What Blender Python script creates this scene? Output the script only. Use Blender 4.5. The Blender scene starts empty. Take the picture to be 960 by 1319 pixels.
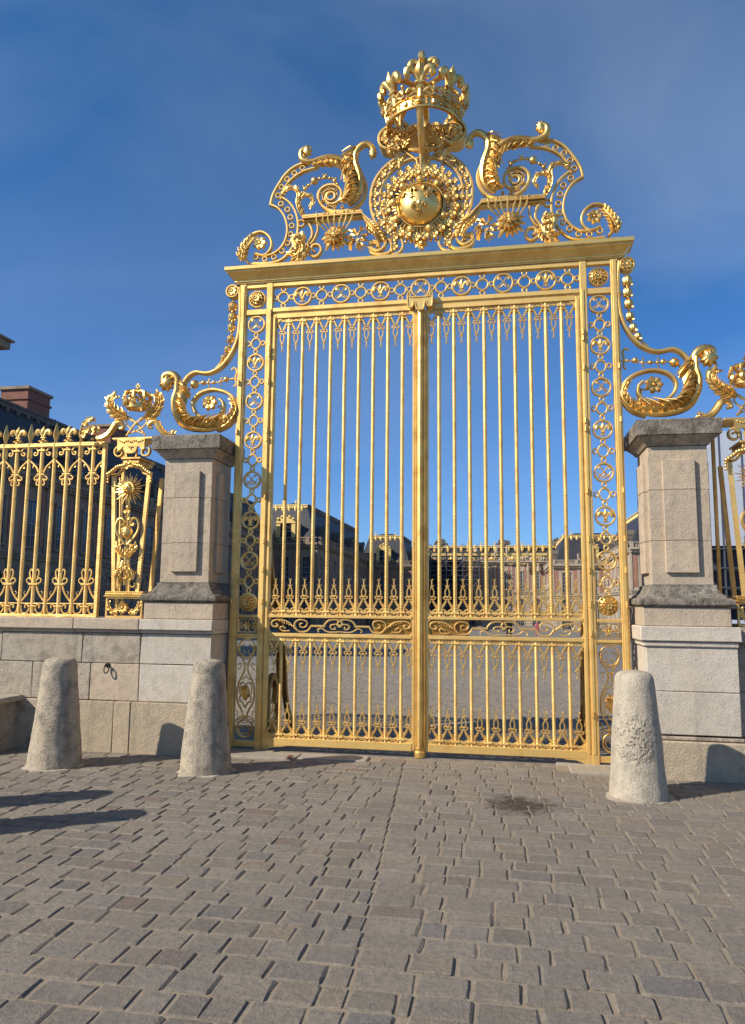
import bpy, math, random
from math import sin, cos, pi, radians, sqrt, atan2, hypot
from mathutils import Vector, Matrix, noise
random.seed(7)
S = bpy.context.scene
COL = S.collection
G = -0.12                      # level of the paving at the gate

# ---------------------------------------------------------------- camera
cam_d = bpy.data.cameras.new('camera')
cam = bpy.data.objects.new('camera', cam_d); COL.objects.link(cam); S.camera = cam
def set_cam(cx, dist, cz, yaw, pitch, roll, f):
    r = Vector((cos(yaw), sin(yaw), 0)); fw = Vector((-sin(yaw)*cos(pitch), cos(yaw)*cos(pitch), sin(pitch)))
    u = r.cross(fw)
    r2 = cos(roll)*r + sin(roll)*u; u2 = -sin(roll)*r + cos(roll)*u
    cam.matrix_world = Matrix(((r2.x, u2.x, -fw.x, cx), (r2.y, u2.y, -fw.y, -dist), (r2.z, u2.z, -fw.z, cz), (0, 0, 0, 1)))
    cam_d.sensor_fit = 'VERTICAL'; cam_d.sensor_height = 24; cam_d.lens = 24*f/1319
    cam_d.clip_start = .05; cam_d.clip_end = 5000
set_cam(.96484, 8.58759, 1.6, .177748, .124939, .0097995, 945.334)

# ---------------------------------------------------------------- world and sun
SUN_EL = radians(34); SUN_DIR = Vector((-.83*cos(SUN_EL), -.56*cos(SUN_EL), sin(SUN_EL)))
SUN_ROT = atan2(-.83, -.56)
w = bpy.data.worlds.new('World'); S.world = w; w.use_nodes = True
nt = w.node_tree; nt.nodes.clear()
def nd(t, kind, **kw):
    n = t.nodes.new(kind)
    for k, v in kw.items():
        if k in n.inputs: n.inputs[k].default_value = v
        else: setattr(n, k, v)
    return n
sky = nd(nt, 'ShaderNodeTexSky', sky_type='NISHITA', sun_disc=False, sun_elevation=SUN_EL, sun_rotation=SUN_ROT, altitude=1200, air_density=1.0, dust_density=.6, ozone_density=3.0)
tc = nd(nt, 'ShaderNodeTexCoord')
mp = nd(nt, 'ShaderNodeMapping'); mp.inputs['Scale'].default_value = (.8, .8, 2.2); mp.inputs['Rotation'].default_value = (.5, .9, .3)
nz = nd(nt, 'ShaderNodeTexNoise', Scale=1.7, Detail=8.0, Roughness=.5, Distortion=.9)
cr = nd(nt, 'ShaderNodeValToRGB'); cr.color_ramp.elements[0].position = .34; cr.color_ramp.elements[1].position = .90
cr.color_ramp.elements[0].color = (0, 0, 0, 1); cr.color_ramp.elements[1].color = (.36, .36, .36, 1)
mx = nd(nt, 'ShaderNodeMixRGB'); mx.inputs[2].default_value = (5.2, 5.8, 6.6, 1)
hs = nd(nt, 'ShaderNodeHueSaturation', Saturation=1.24, Value=1.17)
bg = nd(nt, 'ShaderNodeBackground', Strength=.1); wo = nd(nt, 'ShaderNodeOutputWorld')
L = nt.links.new
L(tc.outputs['Generated'], mp.inputs[0]); L(mp.outputs[0], nz.inputs['Vector']); L(nz.outputs['Fac'], cr.inputs[0]); L(cr.outputs[0], mx.inputs[0])
L(sky.outputs[0], hs.inputs['Color']); L(hs.outputs[0], mx.inputs[1]); sz_ = nd(nt, 'ShaderNodeSeparateXYZ'); L(tc.outputs['Generated'], sz_.inputs[0])
lo = nd(nt, 'ShaderNodeMapRange', **{'From Min': .0, 'From Max': .62}); L(sz_.outputs[2], lo.inputs['Value'])
tn = nd(nt, 'ShaderNodeMixRGB'); tn.inputs[1].default_value = (.40, .62, .92, 1); tn.inputs[2].default_value = (1, 1, 1, 1); L(lo.outputs[0], tn.inputs[0])
ml = nd(nt, 'ShaderNodeMixRGB', blend_type='MULTIPLY'); ml.inputs[0].default_value = 1; L(mx.outputs[0], ml.inputs[1]); L(tn.outputs[0], ml.inputs[2])
L(ml.outputs[0], bg.inputs[0]); L(bg.outputs[0], wo.inputs[0])
sd = bpy.data.lights.new('sun', 'SUN'); sd.energy = 5.0; sd.angle = radians(.5); sd.color = (1, .91, .78)
so = bpy.data.objects.new('sun', sd); COL.objects.link(so); so.rotation_euler = SUN_DIR.to_track_quat('Z', 'Y').to_euler(); so.location = (-20, -20, 30)
S.view_settings.view_transform = 'Standard'; S.view_settings.look = 'None'; S.view_settings.exposure = 0.32; S.view_settings.gamma = 1

# ---------------------------------------------------------------- materials
def newmat(name):
    m = bpy.data.materials.new(name); m.use_nodes = True
    t = m.node_tree; b = t.nodes['Principled BSDF']
    return m, t, b
def ramp(t, fac, stops):
    r = t.nodes.new('ShaderNodeValToRGB'); e = r.color_ramp.elements
    while len(e) < len(stops): e.new(.5)
    for k, (p, c) in enumerate(stops):
        e[k].position = p; e[k].color = (c[0], c[1], c[2], 1) if hasattr(c, '__len__') else (c, c, c, 1)
    t.links.new(fac, r.inputs[0]); return r.outputs[0]
def noise_n(t, vec, scale, detail=5, rough=.55, dist=0):
    n = nd(t, 'ShaderNodeTexNoise', Scale=scale, Detail=detail, Roughness=rough, Distortion=dist)
    if vec is not None: t.links.new(vec, n.inputs['Vector'])
    return n.outputs['Fac']
def mixc(t, fac, a, b, mode='MIX'):
    n = t.nodes.new('ShaderNodeMixRGB'); n.blend_type = mode
    for k, v in ((0, fac), (1, a), (2, b)):
        if hasattr(v, 'is_linked') or isinstance(v, bpy.types.NodeSocket): t.links.new(v, n.inputs[k])
        elif k == 0: n.inputs[0].default_value = v
        else: n.inputs[k].default_value = (v[0], v[1], v[2], 1)
    return n.outputs[0]
def bump(t, b, h, dist, strength=1.0, prev=None):
    n = nd(t, 'ShaderNodeBump', Strength=strength, Distance=dist); t.links.new(h, n.inputs['Height'])
    if prev is not None: t.links.new(prev, n.inputs['Normal'])
    t.links.new(n.outputs[0], b.inputs['Normal']); return n.outputs[0]
def geo_pos(t): return nd(t, 'ShaderNodeNewGeometry').outputs['Position']
def math_n(t, op, a, b=None, c=None):
    n = t.nodes.new('ShaderNodeMath'); n.operation = op
    for k, v in enumerate((a, b, c)):
        if v is None: continue
        if isinstance(v, bpy.types.NodeSocket): t.links.new(v, n.inputs[k])
        else: n.inputs[k].default_value = v
    return n.outputs[0]

def gold_mat(name, base, dark, rough=.36, hatch=False, grime=.5, metal=1.0):
    m, t, b = newmat(name); p = geo_pos(t)
    n1 = noise_n(t, p, 5, 6, .6); n2 = noise_n(t, p, 60, 4, .6)
    c = mixc(t, ramp(t, n1, [(.42, 0), (.72, grime)]), base, dark)
    c = mixc(t, ramp(t, n2, [(.55, 0), (.8, grime*.8)]), c, dark)
    t.links.new(c, b.inputs['Base Color'])
    b.inputs['Metallic'].default_value = metal
    r = ramp(t, n1, [(.3, rough-.06), (.75, rough+.14)]); t.links.new(r, b.inputs['Roughness'])
    pr = bump(t, b, n2, .004, .35)
    if hatch:
        s = nd(t, 'ShaderNodeSeparateXYZ'); t.links.new(p, s.inputs[0])
        z = math_n(t, 'ADD', math_n(t, 'MULTIPLY', s.outputs[2], 38.0), math_n(t, 'MULTIPLY', noise_n(t, p, 7, 2), 3.0))
        fr = math_n(t, 'FRACT', z)
        bump(t, b, ramp(t, fr, [(0, 0), (.12, 1), (.8, .85), (1, 0)]), .004, .6, pr)
    return m
GOLD = gold_mat('gilded_iron', (.88, .61, .215), (.40, .20, .05), .47, False, .7, .92)
GOLD2 = gold_mat('gilded_bars', (.87, .61, .225), (.50, .29, .09), .58, True, .6, .80)
GOLDR = gold_mat('gilded_rails', (.86, .60, .21), (.50, .29, .09), .56, False, .6, .82)
GOLDF = gold_mat('gilded_ornament', (.92, .61, .20), (.26, .12, .025), .38, False, .7)
GOLDD = gold_mat('gilded_cornice', (.92, .65, .22), (.50, .28, .08), .42, False, .6, .82)
MORT2 = None
BRONZE = gold_mat('brown_old_gilding', (.50, .27, .07), (.16, .08, .02), .5, False, .7)  # browner gilding for the backing plates and scrolled stays

def stone_mat(name, base, dark, warm, dirt=.5, pits=.5, bmp=.012, toptint=0, scale=1.0, lichen=None):
    m, t, b = newmat(name); p = geo_pos(t)
    oi = nd(t, 'ShaderNodeObjectInfo').outputs['Random']
    n1 = noise_n(t, p, 1.7*scale, 8, .62, .3); n2 = noise_n(t, p, 9*scale, 8, .7); n3 = noise_n(t, p, 55*scale, 6, .65); n4 = noise_n(t, p, 240*scale, 3, .6)
    c = mixc(t, ramp(t, n1, [(.35, 0), (.65, 1)]), base, warm)
    c = mixc(t, ramp(t, n2, [(.47, 0), (.68, dirt)]), c, dark)
    c = mixc(t, ramp(t, n3, [(.53, 0), (.66, dirt*.9)]), c, dark)
    if lichen is not None:
        c = mixc(t, ramp(t, noise_n(t, p, 13*scale, 9, .75), [(.53, 0), (.60, .75)]), c, lichen)
    mpz = nd(t, 'ShaderNodeMapping'); mpz.inputs['Scale'].default_value = (9*scale, 9*scale, .9*scale); t.links.new(p, mpz.inputs[0])
    ns = noise_n(t, mpz.outputs[0], 1.0, 6, .65)
    c = mixc(t, ramp(t, ns, [(.52, 0), (.72, dirt*.9)]), c, dark)
    c = mixc(t, ramp(t, oi, [(0, .0), (1, .25)]), c, dark)
    c = mixc(t, ramp(t, n4, [(.35, .18), (.65, 0)]), c, (.08, .07, .06))
    t.links.new(c, b.inputs['Base Color']); b.inputs['Roughness'].default_value = .92
    if 'Specular IOR Level' in b.inputs: b.inputs['Specular IOR Level'].default_value = .2
    v = nd(t, 'ShaderNodeTexVoronoi', Scale=38*scale); t.links.new(p, v.inputs['Vector'])
    pit = ramp(t, v.outputs['Distance'], [(.0, 0), (.28, 1)])
    h = math_n(t, 'ADD', math_n(t, 'MULTIPLY', n2, 1.2), math_n(t, 'MULTIPLY', n3, .8))
    h = math_n(t, 'ADD', h, math_n(t, 'MULTIPLY', pit, pits*.6)); h = math_n(t, 'ADD', h, math_n(t, 'MULTIPLY', n4, .35))
    bump(t, b, h, bmp, .8)
    return m
STONE = stone_mat('limestone', (.56, .46, .345), (.30, .25, .185), (.60, .475, .33), .55, .4, .012)
STONEW = stone_mat('weathered_limestone', (.52, .46, .36), (.22, .19, .15), (.54, .44, .32), .8, .5, .014)
STONEP = stone_mat('pale_limestone', (.64, .58, .485), (.36, .32, .26), (.60, .52, .40), .5, .4, .008)
STONEO = stone_mat('ochre_limestone', (.52, .43, .30), (.30, .25, .18), (.56, .45, .31), .6, .6, .014)
CAP = stone_mat('lichen_blackened_stone', (.28, .25, .20), (.075, .065, .055), (.36, .31, .24), .95, .9, .03, lichen=(.47, .43, .36))
CAPU = stone_mat('sooty_moulding_stone', (.46, .39, .30), (.17, .14, .11), (.50, .41, .30), .9, .4, .01)
MORTAR = stone_mat('mortar', (.26, .22, .17), (.12, .10, .08), (.28, .23, .17), .6, .4, .01)
BOLL = stone_mat('bollard_stone', (.54, .465, .35), (.17, .15, .12), (.56, .47, .34), .78, .9, .02)
BOLLP = stone_mat('pale_bollard_stone', (.58, .51, .39), (.28, .25, .20), (.60, .51, .38), .6, .9, .018)

def damage(m, ctr, rad):           # battered, pitted patch
    t = m.node_tree; b = t.nodes['Principled BSDF']; p = geo_pos(t)
    s = nd(t, 'ShaderNodeVectorMath', operation='DISTANCE'); t.links.new(p, s.inputs[0]); s.inputs[1].default_value = ctr
    d = math_n(t, 'ADD', s.outputs['Value'], math_n(t, 'MULTIPLY', noise_n(t, p, 12, 4), .16))
    v = nd(t, 'ShaderNodeTexVoronoi', Scale=34.0); t.links.new(mixc(t, .04, p, nd(t, 'ShaderNodeTexNoise', Scale=20.0).outputs['Color']), v.inputs['Vector'])
    h = math_n(t, 'MULTIPLY', ramp(t, v.outputs['Distance'], [(.0, 0), (.45, 1)]), ramp(t, d, [(rad*.7, 1), (rad*1.15, 0)]))
    prev = b.inputs['Normal'].links[0].from_socket
    n = nd(t, 'ShaderNodeBump', Strength=1.0, Distance=.03); t.links.new(h, n.inputs['Height']); t.links.new(prev, n.inputs['Normal']); t.links.new(n.outputs[0], b.inputs['Normal'])
damage(BOLLP, (2.12, -1.52, .42), .27)

def cobble_mat(name):
    m, t, b = newmat(name); p = geo_pos(t); g = nd(t, 'ShaderNodeNewGeometry')
    oi = nd(t, 'ShaderNodeObjectInfo').outputs['Random']
    rnd = math_n(t, 'FRACT', math_n(t, 'ADD', g.outputs['Random Per Island'], math_n(t, 'MULTIPLY', oi, 7.31)))
    c = ramp(t, rnd, [(0, (.30, .26, .205)), (.2, (.41, .35, .27)), (.4, (.35, .31, .255)), (.6, (.46, .395, .30)), (.78, (.38, .335, .275)), (.90, (.42, .33, .235)), (.95, (.29, .27, .245)), (1, (.33, .24, .18))])
    n1 = noise_n(t, p, 3, 8, .6); n2 = noise_n(t, p, 26, 8, .7); n3 = noise_n(t, p, 130, 5, .65)
    c = mixc(t, ramp(t, n1, [(.4, 0), (.7, .35)]), c, (.20, .17, .14))
    c = mixc(t, ramp(t, n2, [(.45, 0), (.72, .7)]), c, (.13, .12, .11))
    c = mixc(t, ramp(t, n3, [(.48, 0), (.70, .7)]), c, (.46, .41, .34))
    n5 = noise_n(t, p, 420, 3, .6); c = mixc(t, ramp(t, n5, [(.36, .75), (.55, 0)]), c, (.07, .06, .05))
    v = nd(t, 'ShaderNodeTexVoronoi', Scale=70.0); t.links.new(p, v.inputs['Vector']); c = mixc(t, ramp(t, v.outputs['Distance'], [(.05, .6), (.22, 0)]), c, (.09, .08, .065))
    # brown damp stain in front of the right leaf
    s = nd(t, 'ShaderNodeVectorMath', operation='SUBTRACT'); t.links.new(p, s.inputs[0]); s.inputs[1].default_value = (1.08, -1.82, G)
    s2 = nd(t, 'ShaderNodeVectorMath', operation='MULTIPLY'); t.links.new(s.outputs[0], s2.inputs[0]); s2.inputs[1].default_value = (1.0, 1.05, 0)
    ln = nd(t, 'ShaderNodeVectorMath', operation='LENGTH'); t.links.new(s2.outputs[0], ln.inputs[0])
    d = math_n(t, 'ADD', ln.outputs['Value'], math_n(t, 'MULTIPLY', noise_n(t, p, 7, 8, .8), 1.3))
    c = mixc(t, ramp(t, d, [(.78, .9), (1.10, 0)]), c, (.055, .038, .026))
    t.links.new(c, b.inputs['Base Color']); b.inputs['Roughness'].default_value = .82
    if 'Specular IOR Level' in b.inputs: b.inputs['Specular IOR Level'].default_value = .3
    h = math_n(t, 'ADD', math_n(t, 'MULTIPLY', n2, 1.0), math_n(t, 'MULTIPLY', n3, .45))
    h = math_n(t, 'ADD', h, math_n(t, 'MULTIPLY', noise_n(t, p, 9, 4), .6)); h = math_n(t, 'ADD', h, math_n(t, 'MULTIPLY', n5, .35)); h = math_n(t, 'ADD', h, math_n(t, 'MULTIPLY', ramp(t, v.outputs['Distance'], [(.05, 0), (.3, 1)]), .15))
    bump(t, b, h, .022, 1.0)
    return m
COBBLE = cobble_mat('granite_setts')
def plain(name, c, rough=.8, metal=0, vary=.3, sc=3.0, bm=.0, dark=None):
    m, t, b = newmat(name); p = geo_pos(t)
    dk = dark or tuple(x*.5 for x in c)
    cc = mixc(t, ramp(t, noise_n(t, p, sc, 6, .65), [(.35, 0), (.7, vary)]), c, dk)
    t.links.new(cc, b.inputs['Base Color']); b.inputs['Roughness'].default_value = rough; b.inputs['Metallic'].default_value = metal
    if bm: bump(t, b, noise_n(t, p, sc*6, 5, .6), bm, .7)
    return m
GRIT = plain('sandy_joint_grit', (.26, .21, .15), .95, 0, .8, 14, .01, (.07, .06, .045))
COURT = plain('far_court_paving', (.22, .20, .185), .9, 0, .7, 1.3, .03)
MORT2 = stone_mat('pale_mortar', (.48, .42, .33), (.24, .21, .16), (.50, .43, .32), .6, .5, .01)
SLAB = stone_mat('threshold_slab_stone', (.36, .32, .27), (.20, .18, .15), (.38, .33, .26), .5, .4, .006)
IRON = plain('old_iron', (.035, .03, .028), .6, .6, .5, 20, .003)
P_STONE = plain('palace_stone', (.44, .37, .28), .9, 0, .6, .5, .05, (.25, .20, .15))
P_STONED = plain('palace_stone_shaded', (.33, .245, .165), .9, 0, .7, .7, .05, (.13, .11, .09))  # darker copy of the palace stone, shadow on the left pavilions put into its colour
P_BRICK = plain('palace_brick', (.36, .19, .13), .9, 0, .5, 1.2, .04, (.20, .08, .055))
P_SLATE = plain('palace_slate', (.030, .033, .042), .6, 0, .6, .8, .03, (.016, .018, .024))
P_GOLD = gold_mat('palace_gilding', (.95, .68, .25), (.45, .26, .08), .5, False, .5, .7)
P_GLASS = plain('palace_glass', (.03, .035, .045), .12, 0, .4, .6)
P_FRAME = plain('palace_window_paint', (.34, .34, .33), .7, 0, .3, 2)
P_LEAD = plain('palace_lead', (.16, .135, .11), .7, 0, .8, 3, .08, (.06, .05, .04))
CHIM = plain('chimney_brick', (.26, .115, .08), .9, 0, .7, 2.0, .04, (.13, .06, .045))
SCAF = plain('scaffold_tube', (.12, .125, .14), .5, .5, .3, 3)
NET = plain('scaffold_netting', (.05, .055, .07), .9, 0, .6, .4)
SHEET = plain('white_scaffold_sheeting', (.42, .46, .53), .8, 0, .3, .3, .05, (.33, .38, .46))
CLOTHD = plain('dark_cloth', (.02, .02, .025), .9); CLOTHP = plain('pink_cloth', (.45, .12, .14), .9); SKIN = plain('skin', (.45, .28, .2), .6)
LEAFM = plain('dead_leaf', (.22, .07, .03), .8)

# ---------------------------------------------------------------- mesh helpers
class M:
    def __init__(s): s.v = []; s.f = []
    def add(s, v, f):
        o = len(s.v); s.v += [tuple(p) for p in v]; s.f += [tuple(i+o for i in q) for q in f]; return s
    def join(s, o, dx=0, dy=0, dz=0, sx=1, sz=1, sc=1):
        fl = (sx < 0) != (sz < 0)
        n = len(s.v); s.v += [(x*sx*sc+dx, y*sc+dy, z*sz*sc+dz) for x, y, z in o.v]
        s.f += [tuple(i+n for i in (reversed(q) if fl else q)) for q in o.f]; return s
    def mir(s):
        return M().join(s, sx=-1)
    def box(s, x0, x1, y0, y1, z0, z1, c=0):
        if x0 > x1: x0, x1 = x1, x0
        if y0 > y1: y0, y1 = y1, y0
        if z0 > z1: z0, z1 = z1, z0
        if c <= 0:
            v = [(x, y, z) for z in (z0, z1) for y in (y0, y1) for x in (x0, x1)]
            return s.add(v, [(0, 2, 3, 1), (4, 5, 7, 6), (0, 1, 5, 4), (2, 6, 7, 3), (0, 4, 6, 2), (1, 3, 7, 5)])
        c = min(c, (x1-x0)*.45, (y1-y0)*.45, (z1-z0)*.45)
        import itertools
        idx = {}; v = []
        X = (x0, x1); Y = (y0, y1); Z = (z0, z1)
        for i, j, k in itertools.product((0, 1), repeat=3):
            sx, sy, sz = (1 if i == 0 else -1), (1 if j == 0 else -1), (1 if k == 0 else -1)
            for a, o in (('x', (0, c, c)), ('y', (c, 0, c)), ('z', (c, c, 0))):
                idx[i, j, k, a] = len(v); v.append((X[i]+sx*o[0], Y[j]+sy*o[1], Z[k]+sz*o[2]))
        f = []
        I = lambda i, j, k, a: idx[i, j, k, a]
        for i in (0, 1):
            q = [I(i, 0, 0, 'x'), I(i, 1, 0, 'x'), I(i, 1, 1, 'x'), I(i, 0, 1, 'x')]; f.append(q if i else q[::-1])
            q = [I(0, i, 0, 'y'), I(1, i, 0, 'y'), I(1, i, 1, 'y'), I(0, i, 1, 'y')]; f.append(q if not i else q[::-1])
            q = [I(0, 0, i, 'z'), I(1, 0, i, 'z'), I(1, 1, i, 'z'), I(0, 1, i, 'z')]; f.append(q if i else q[::-1])
        for j in (0, 1):
            for k in (0, 1):
                q = [I(0, j, k, 'y'), I(1, j, k, 'y'), I(1, j, k, 'z'), I(0, j, k, 'z')]; f.append(q if (j == k) == True else q[::-1])
                q = [I(j, 0, k, 'x'), I(j, 1, k, 'x'), I(j, 1, k, 'z'), I(j, 0, k, 'z')]; f.append(q if j != k else q[::-1])
                q = [I(j, k, 0, 'x'), I(j, k, 1, 'x'), I(j, k, 1, 'y'), I(j, k, 0, 'y')]; f.append(q if j == k else q[::-1])
        for i, j, k in itertools.product((0, 1), repeat=3):
            q = [I(i, j, k, 'x'), I(i, j, k, 'y'), I(i, j, k, 'z')]; f.append(q if (i+j+k) % 2 else q[::-1])
        return s.add(v, f)
    def prism(s, pts, y0, y1):            # polygon in x,z extruded along y
        n = len(pts); a = sum(pts[i][0]*pts[(i+1) % n][1]-pts[(i+1) % n][0]*pts[i][1] for i in range(n))
        if a < 0: pts = pts[::-1]
        v = [(x, y0, z) for x, z in pts]+[(x, y1, z) for x, z in pts]
        return s.add(v, [tuple(range(n)), tuple(range(2*n-1, n-1, -1))]+[((i+1) % n, i, n+i, n+(i+1) % n) for i in range(n)])
    def loft(s, rings, caps=True, closed=False):
        n = len(rings[0]); v = [p for r in rings for p in r]; f = []
        R = len(rings)
        for i in range(R if closed else R-1):
            j = (i+1) % R
            for k in range(n):
                l = (k+1) % n; f.append((i*n+k, i*n+l, j*n+l, j*n+k))
        if caps and not closed: f.append(tuple(range(n))[::-1]); f.append(tuple((R-1)*n+k for k in range(n)))
        return s.add(v, f)
    def lathe(s, prof, cx=0, cy=0, n=16, axis='z', z0=0):   # prof: (r, h)
        rings = []
        for r, h in prof:
            r = max(r, 1e-4)
            if axis == 'z': rings.append([(cx+r*cos(2*pi*k/n), cy+r*sin(2*pi*k/n), z0+h) for k in range(n)])
            elif axis == 'y': rings.append([(cx+r*cos(2*pi*k/n), cy-h, z0+r*sin(2*pi*k/n)) for k in range(n)])
            else: rings.append([(cx+h, cy+r*cos(2*pi*k/n), z0+r*sin(2*pi*k/n)) for k in range(n)])
        return s.loft(rings)
    def ell(s, x, y, z, rx, ry=None, rz=None, n=8, m=6):
        ry = rx if ry is None else ry; rz = rx if rz is None else rz
        return s.loft([[(x+rx*sin(pi*i/m+.001*(i == 0)-.001*(i == m))*cos(2*pi*k/n), y+ry*sin(pi*i/m+.001*(i == 0)-.001*(i == m))*sin(2*pi*k/n), z-rz*cos(pi*i/m)) for k in range(n)] for i in range(m+1)])
    def tube(s, P, r, n=6, flat=1.0, closed=False, up=(0, 1, 0)):
        P = [Vector(p) for p in P]; N = len(P); U = Vector(up)
        R = r if hasattr(r, '__len__') else [r]*N
        rings = []
        for i, p in enumerate(P):
            a = P[(i-1) % N] if closed else P[max(i-1, 0)]; b = P[(i+1) % N] if closed else P[min(i+1, N-1)]
            T = (b-a); T = T.normalized() if T.length > 1e-9 else Vector((0, 0, 1))
            n1 = T.cross(U)
            if n1.length < .05: n1 = T.cross(Vector((1, 0, .3)))
            n1.normalize(); n2 = n1.cross(T)
            rings.append([p+n1*R[i]*cos(2*pi*k/n)+n2*R[i]*flat*sin(2*pi*k/n) for k in range(n)])
        return s.loft(rings, closed=closed)
    def rib(s, pts, w, d, y=0, closed=False, c=None):      # flat strap following a line in the x,z plane
        N = len(pts); W = w if hasattr(w, '__len__') else [w]*N; rings = []
        for i, (x, z) in enumerate(pts):
            a = pts[(i-1) % N] if closed else pts[max(i-1, 0)]; b = pts[(i+1) % N] if closed else pts[min(i+1, N-1)]
            tx, tz = b[0]-a[0], b[1]-a[1]; l = hypot(tx, tz) or 1; nx, nz = -tz/l, tx/l
            h = W[i]/2; cc = min(h*.5, d*.3) if c is None else min(c, h*.9)
            rings.append([(x+nx*a_, y+b_, z+nz*a_) for a_, b_ in ((-h, d/2), (-h, -d/2+cc), (-h+cc, -d/2), (h-cc, -d/2), (h, -d/2+cc), (h, d/2))])
        s.loft([r[::-1] for r in rings], closed=closed); return s
    def ring(s, cx, cz, r, w, d, y=0, n=24):
        return s.rib([(cx+r*cos(2*pi*k/n), cz+r*sin(2*pi*k/n)) for k in range(n)], w, d, y, closed=True)
    def mesh(s, name, mat, smooth=False, ang=38):
        me = bpy.data.meshes.new(name); me.from_pydata(s.v, [], s.f); me.materials.append(mat); me.validate()
        if smooth: 
            me.polygons.foreach_set('use_smooth', [True]*len(me.polygons))
            try: me.set_sharp_from_angle(angle=radians(ang))
            except Exception: pass
        me.update(); return me

def cr_s(pts, n=5, closed=False):         # Catmull-Rom through the points
    out = []; N = len(pts); D = len(pts[0])
    for i in range(N if closed else N-1):
        if closed: p = [pts[(i+k) % N] for k in (-1, 0, 1, 2)]
        else: p = [pts[max(i-1, 0)], pts[i], pts[i+1], pts[min(i+2, N-1)]]
        for k in range(n):
            t = k/n
            out.append(tuple(.5*((2*p[1][j])+(-p[0][j]+p[2][j])*t+(2*p[0][j]-5*p[1][j]+4*p[2][j]-p[3][j])*t*t+(-p[0][j]+3*p[1][j]-3*p[2][j]+p[3][j])*t**3) for j in range(D)))
    if not closed: out.append(tuple(pts[-1]))
    return out
def resamp(pts, n):
    L_ = [0]
    for a, b in zip(pts, pts[1:]): L_.append(L_[-1]+hypot(b[0]-a[0], b[1]-a[1]))
    out = []; j = 0
    for k in range(n):
        t = L_[-1]*k/(n-1)
        while j < len(pts)-2 and L_[j+1] < t: j += 1
        u = (t-L_[j])/max(L_[j+1]-L_[j], 1e-9); a, b = pts[j], pts[j+1]
        out.append((a[0]+(b[0]-a[0])*u, a[1]+(b[1]-a[1])*u))
    return out
def lerp(a, b, t): return a+(b-a)*t
def wprof(n, w0, w1, w2): return [lerp(w0, w1, min(1, 2*i/(n-1))) if i < (n-1)/2 else lerp(w1, w2, 2*i/(n-1)-1) for i in range(n)]

# ---------------------------------------------------------------- objects
WP = {}
def link(o, parent, at):
    COL.objects.link(o); WP[o.name] = Vector(at)
    if parent is not None: o.parent = parent; o.location = Vector(at)-WP[parent.name]
    else: o.location = at
    return o
def thing(name, label, cat, at, group=None):
    o = bpy.data.objects.new(name, None); o.empty_display_size = .2; link(o, None, at)
    o['label'] = label; o['category'] = cat
    if group: o['group'] = group
    return o
def part(name, m, mat, parent, smooth=True, label=None, kind=None):   # m in world coordinates
    xs = [p[0] for p in m.v]; ys = [p[1] for p in m.v]; zs = [p[2] for p in m.v]
    c = ((min(xs)+max(xs))/2, (min(ys)+max(ys))/2, min(zs))
    m.v = [(x-c[0], y-c[1], z-c[2]) for x, y, z in m.v]
    o = bpy.data.objects.new(name, m.mesh(name, mat, smooth)); link(o, parent, c)
    if label: o['label'] = label
    if kind: o['kind'] = kind
    return o
def inst(name, me, parent, at, rz=0, sc=None):
    o = bpy.data.objects.new(name, me); link(o, parent, at)
    if rz: o.rotation_euler.z = rz
    if sc: o.scale = sc
    return o
def tag(o, label=None, cat=None, group=None, kind=None):
    for k, v in (('label', label), ('category', cat), ('group', group), ('kind', kind)):
        if v: o[k] = v
    return o

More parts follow.
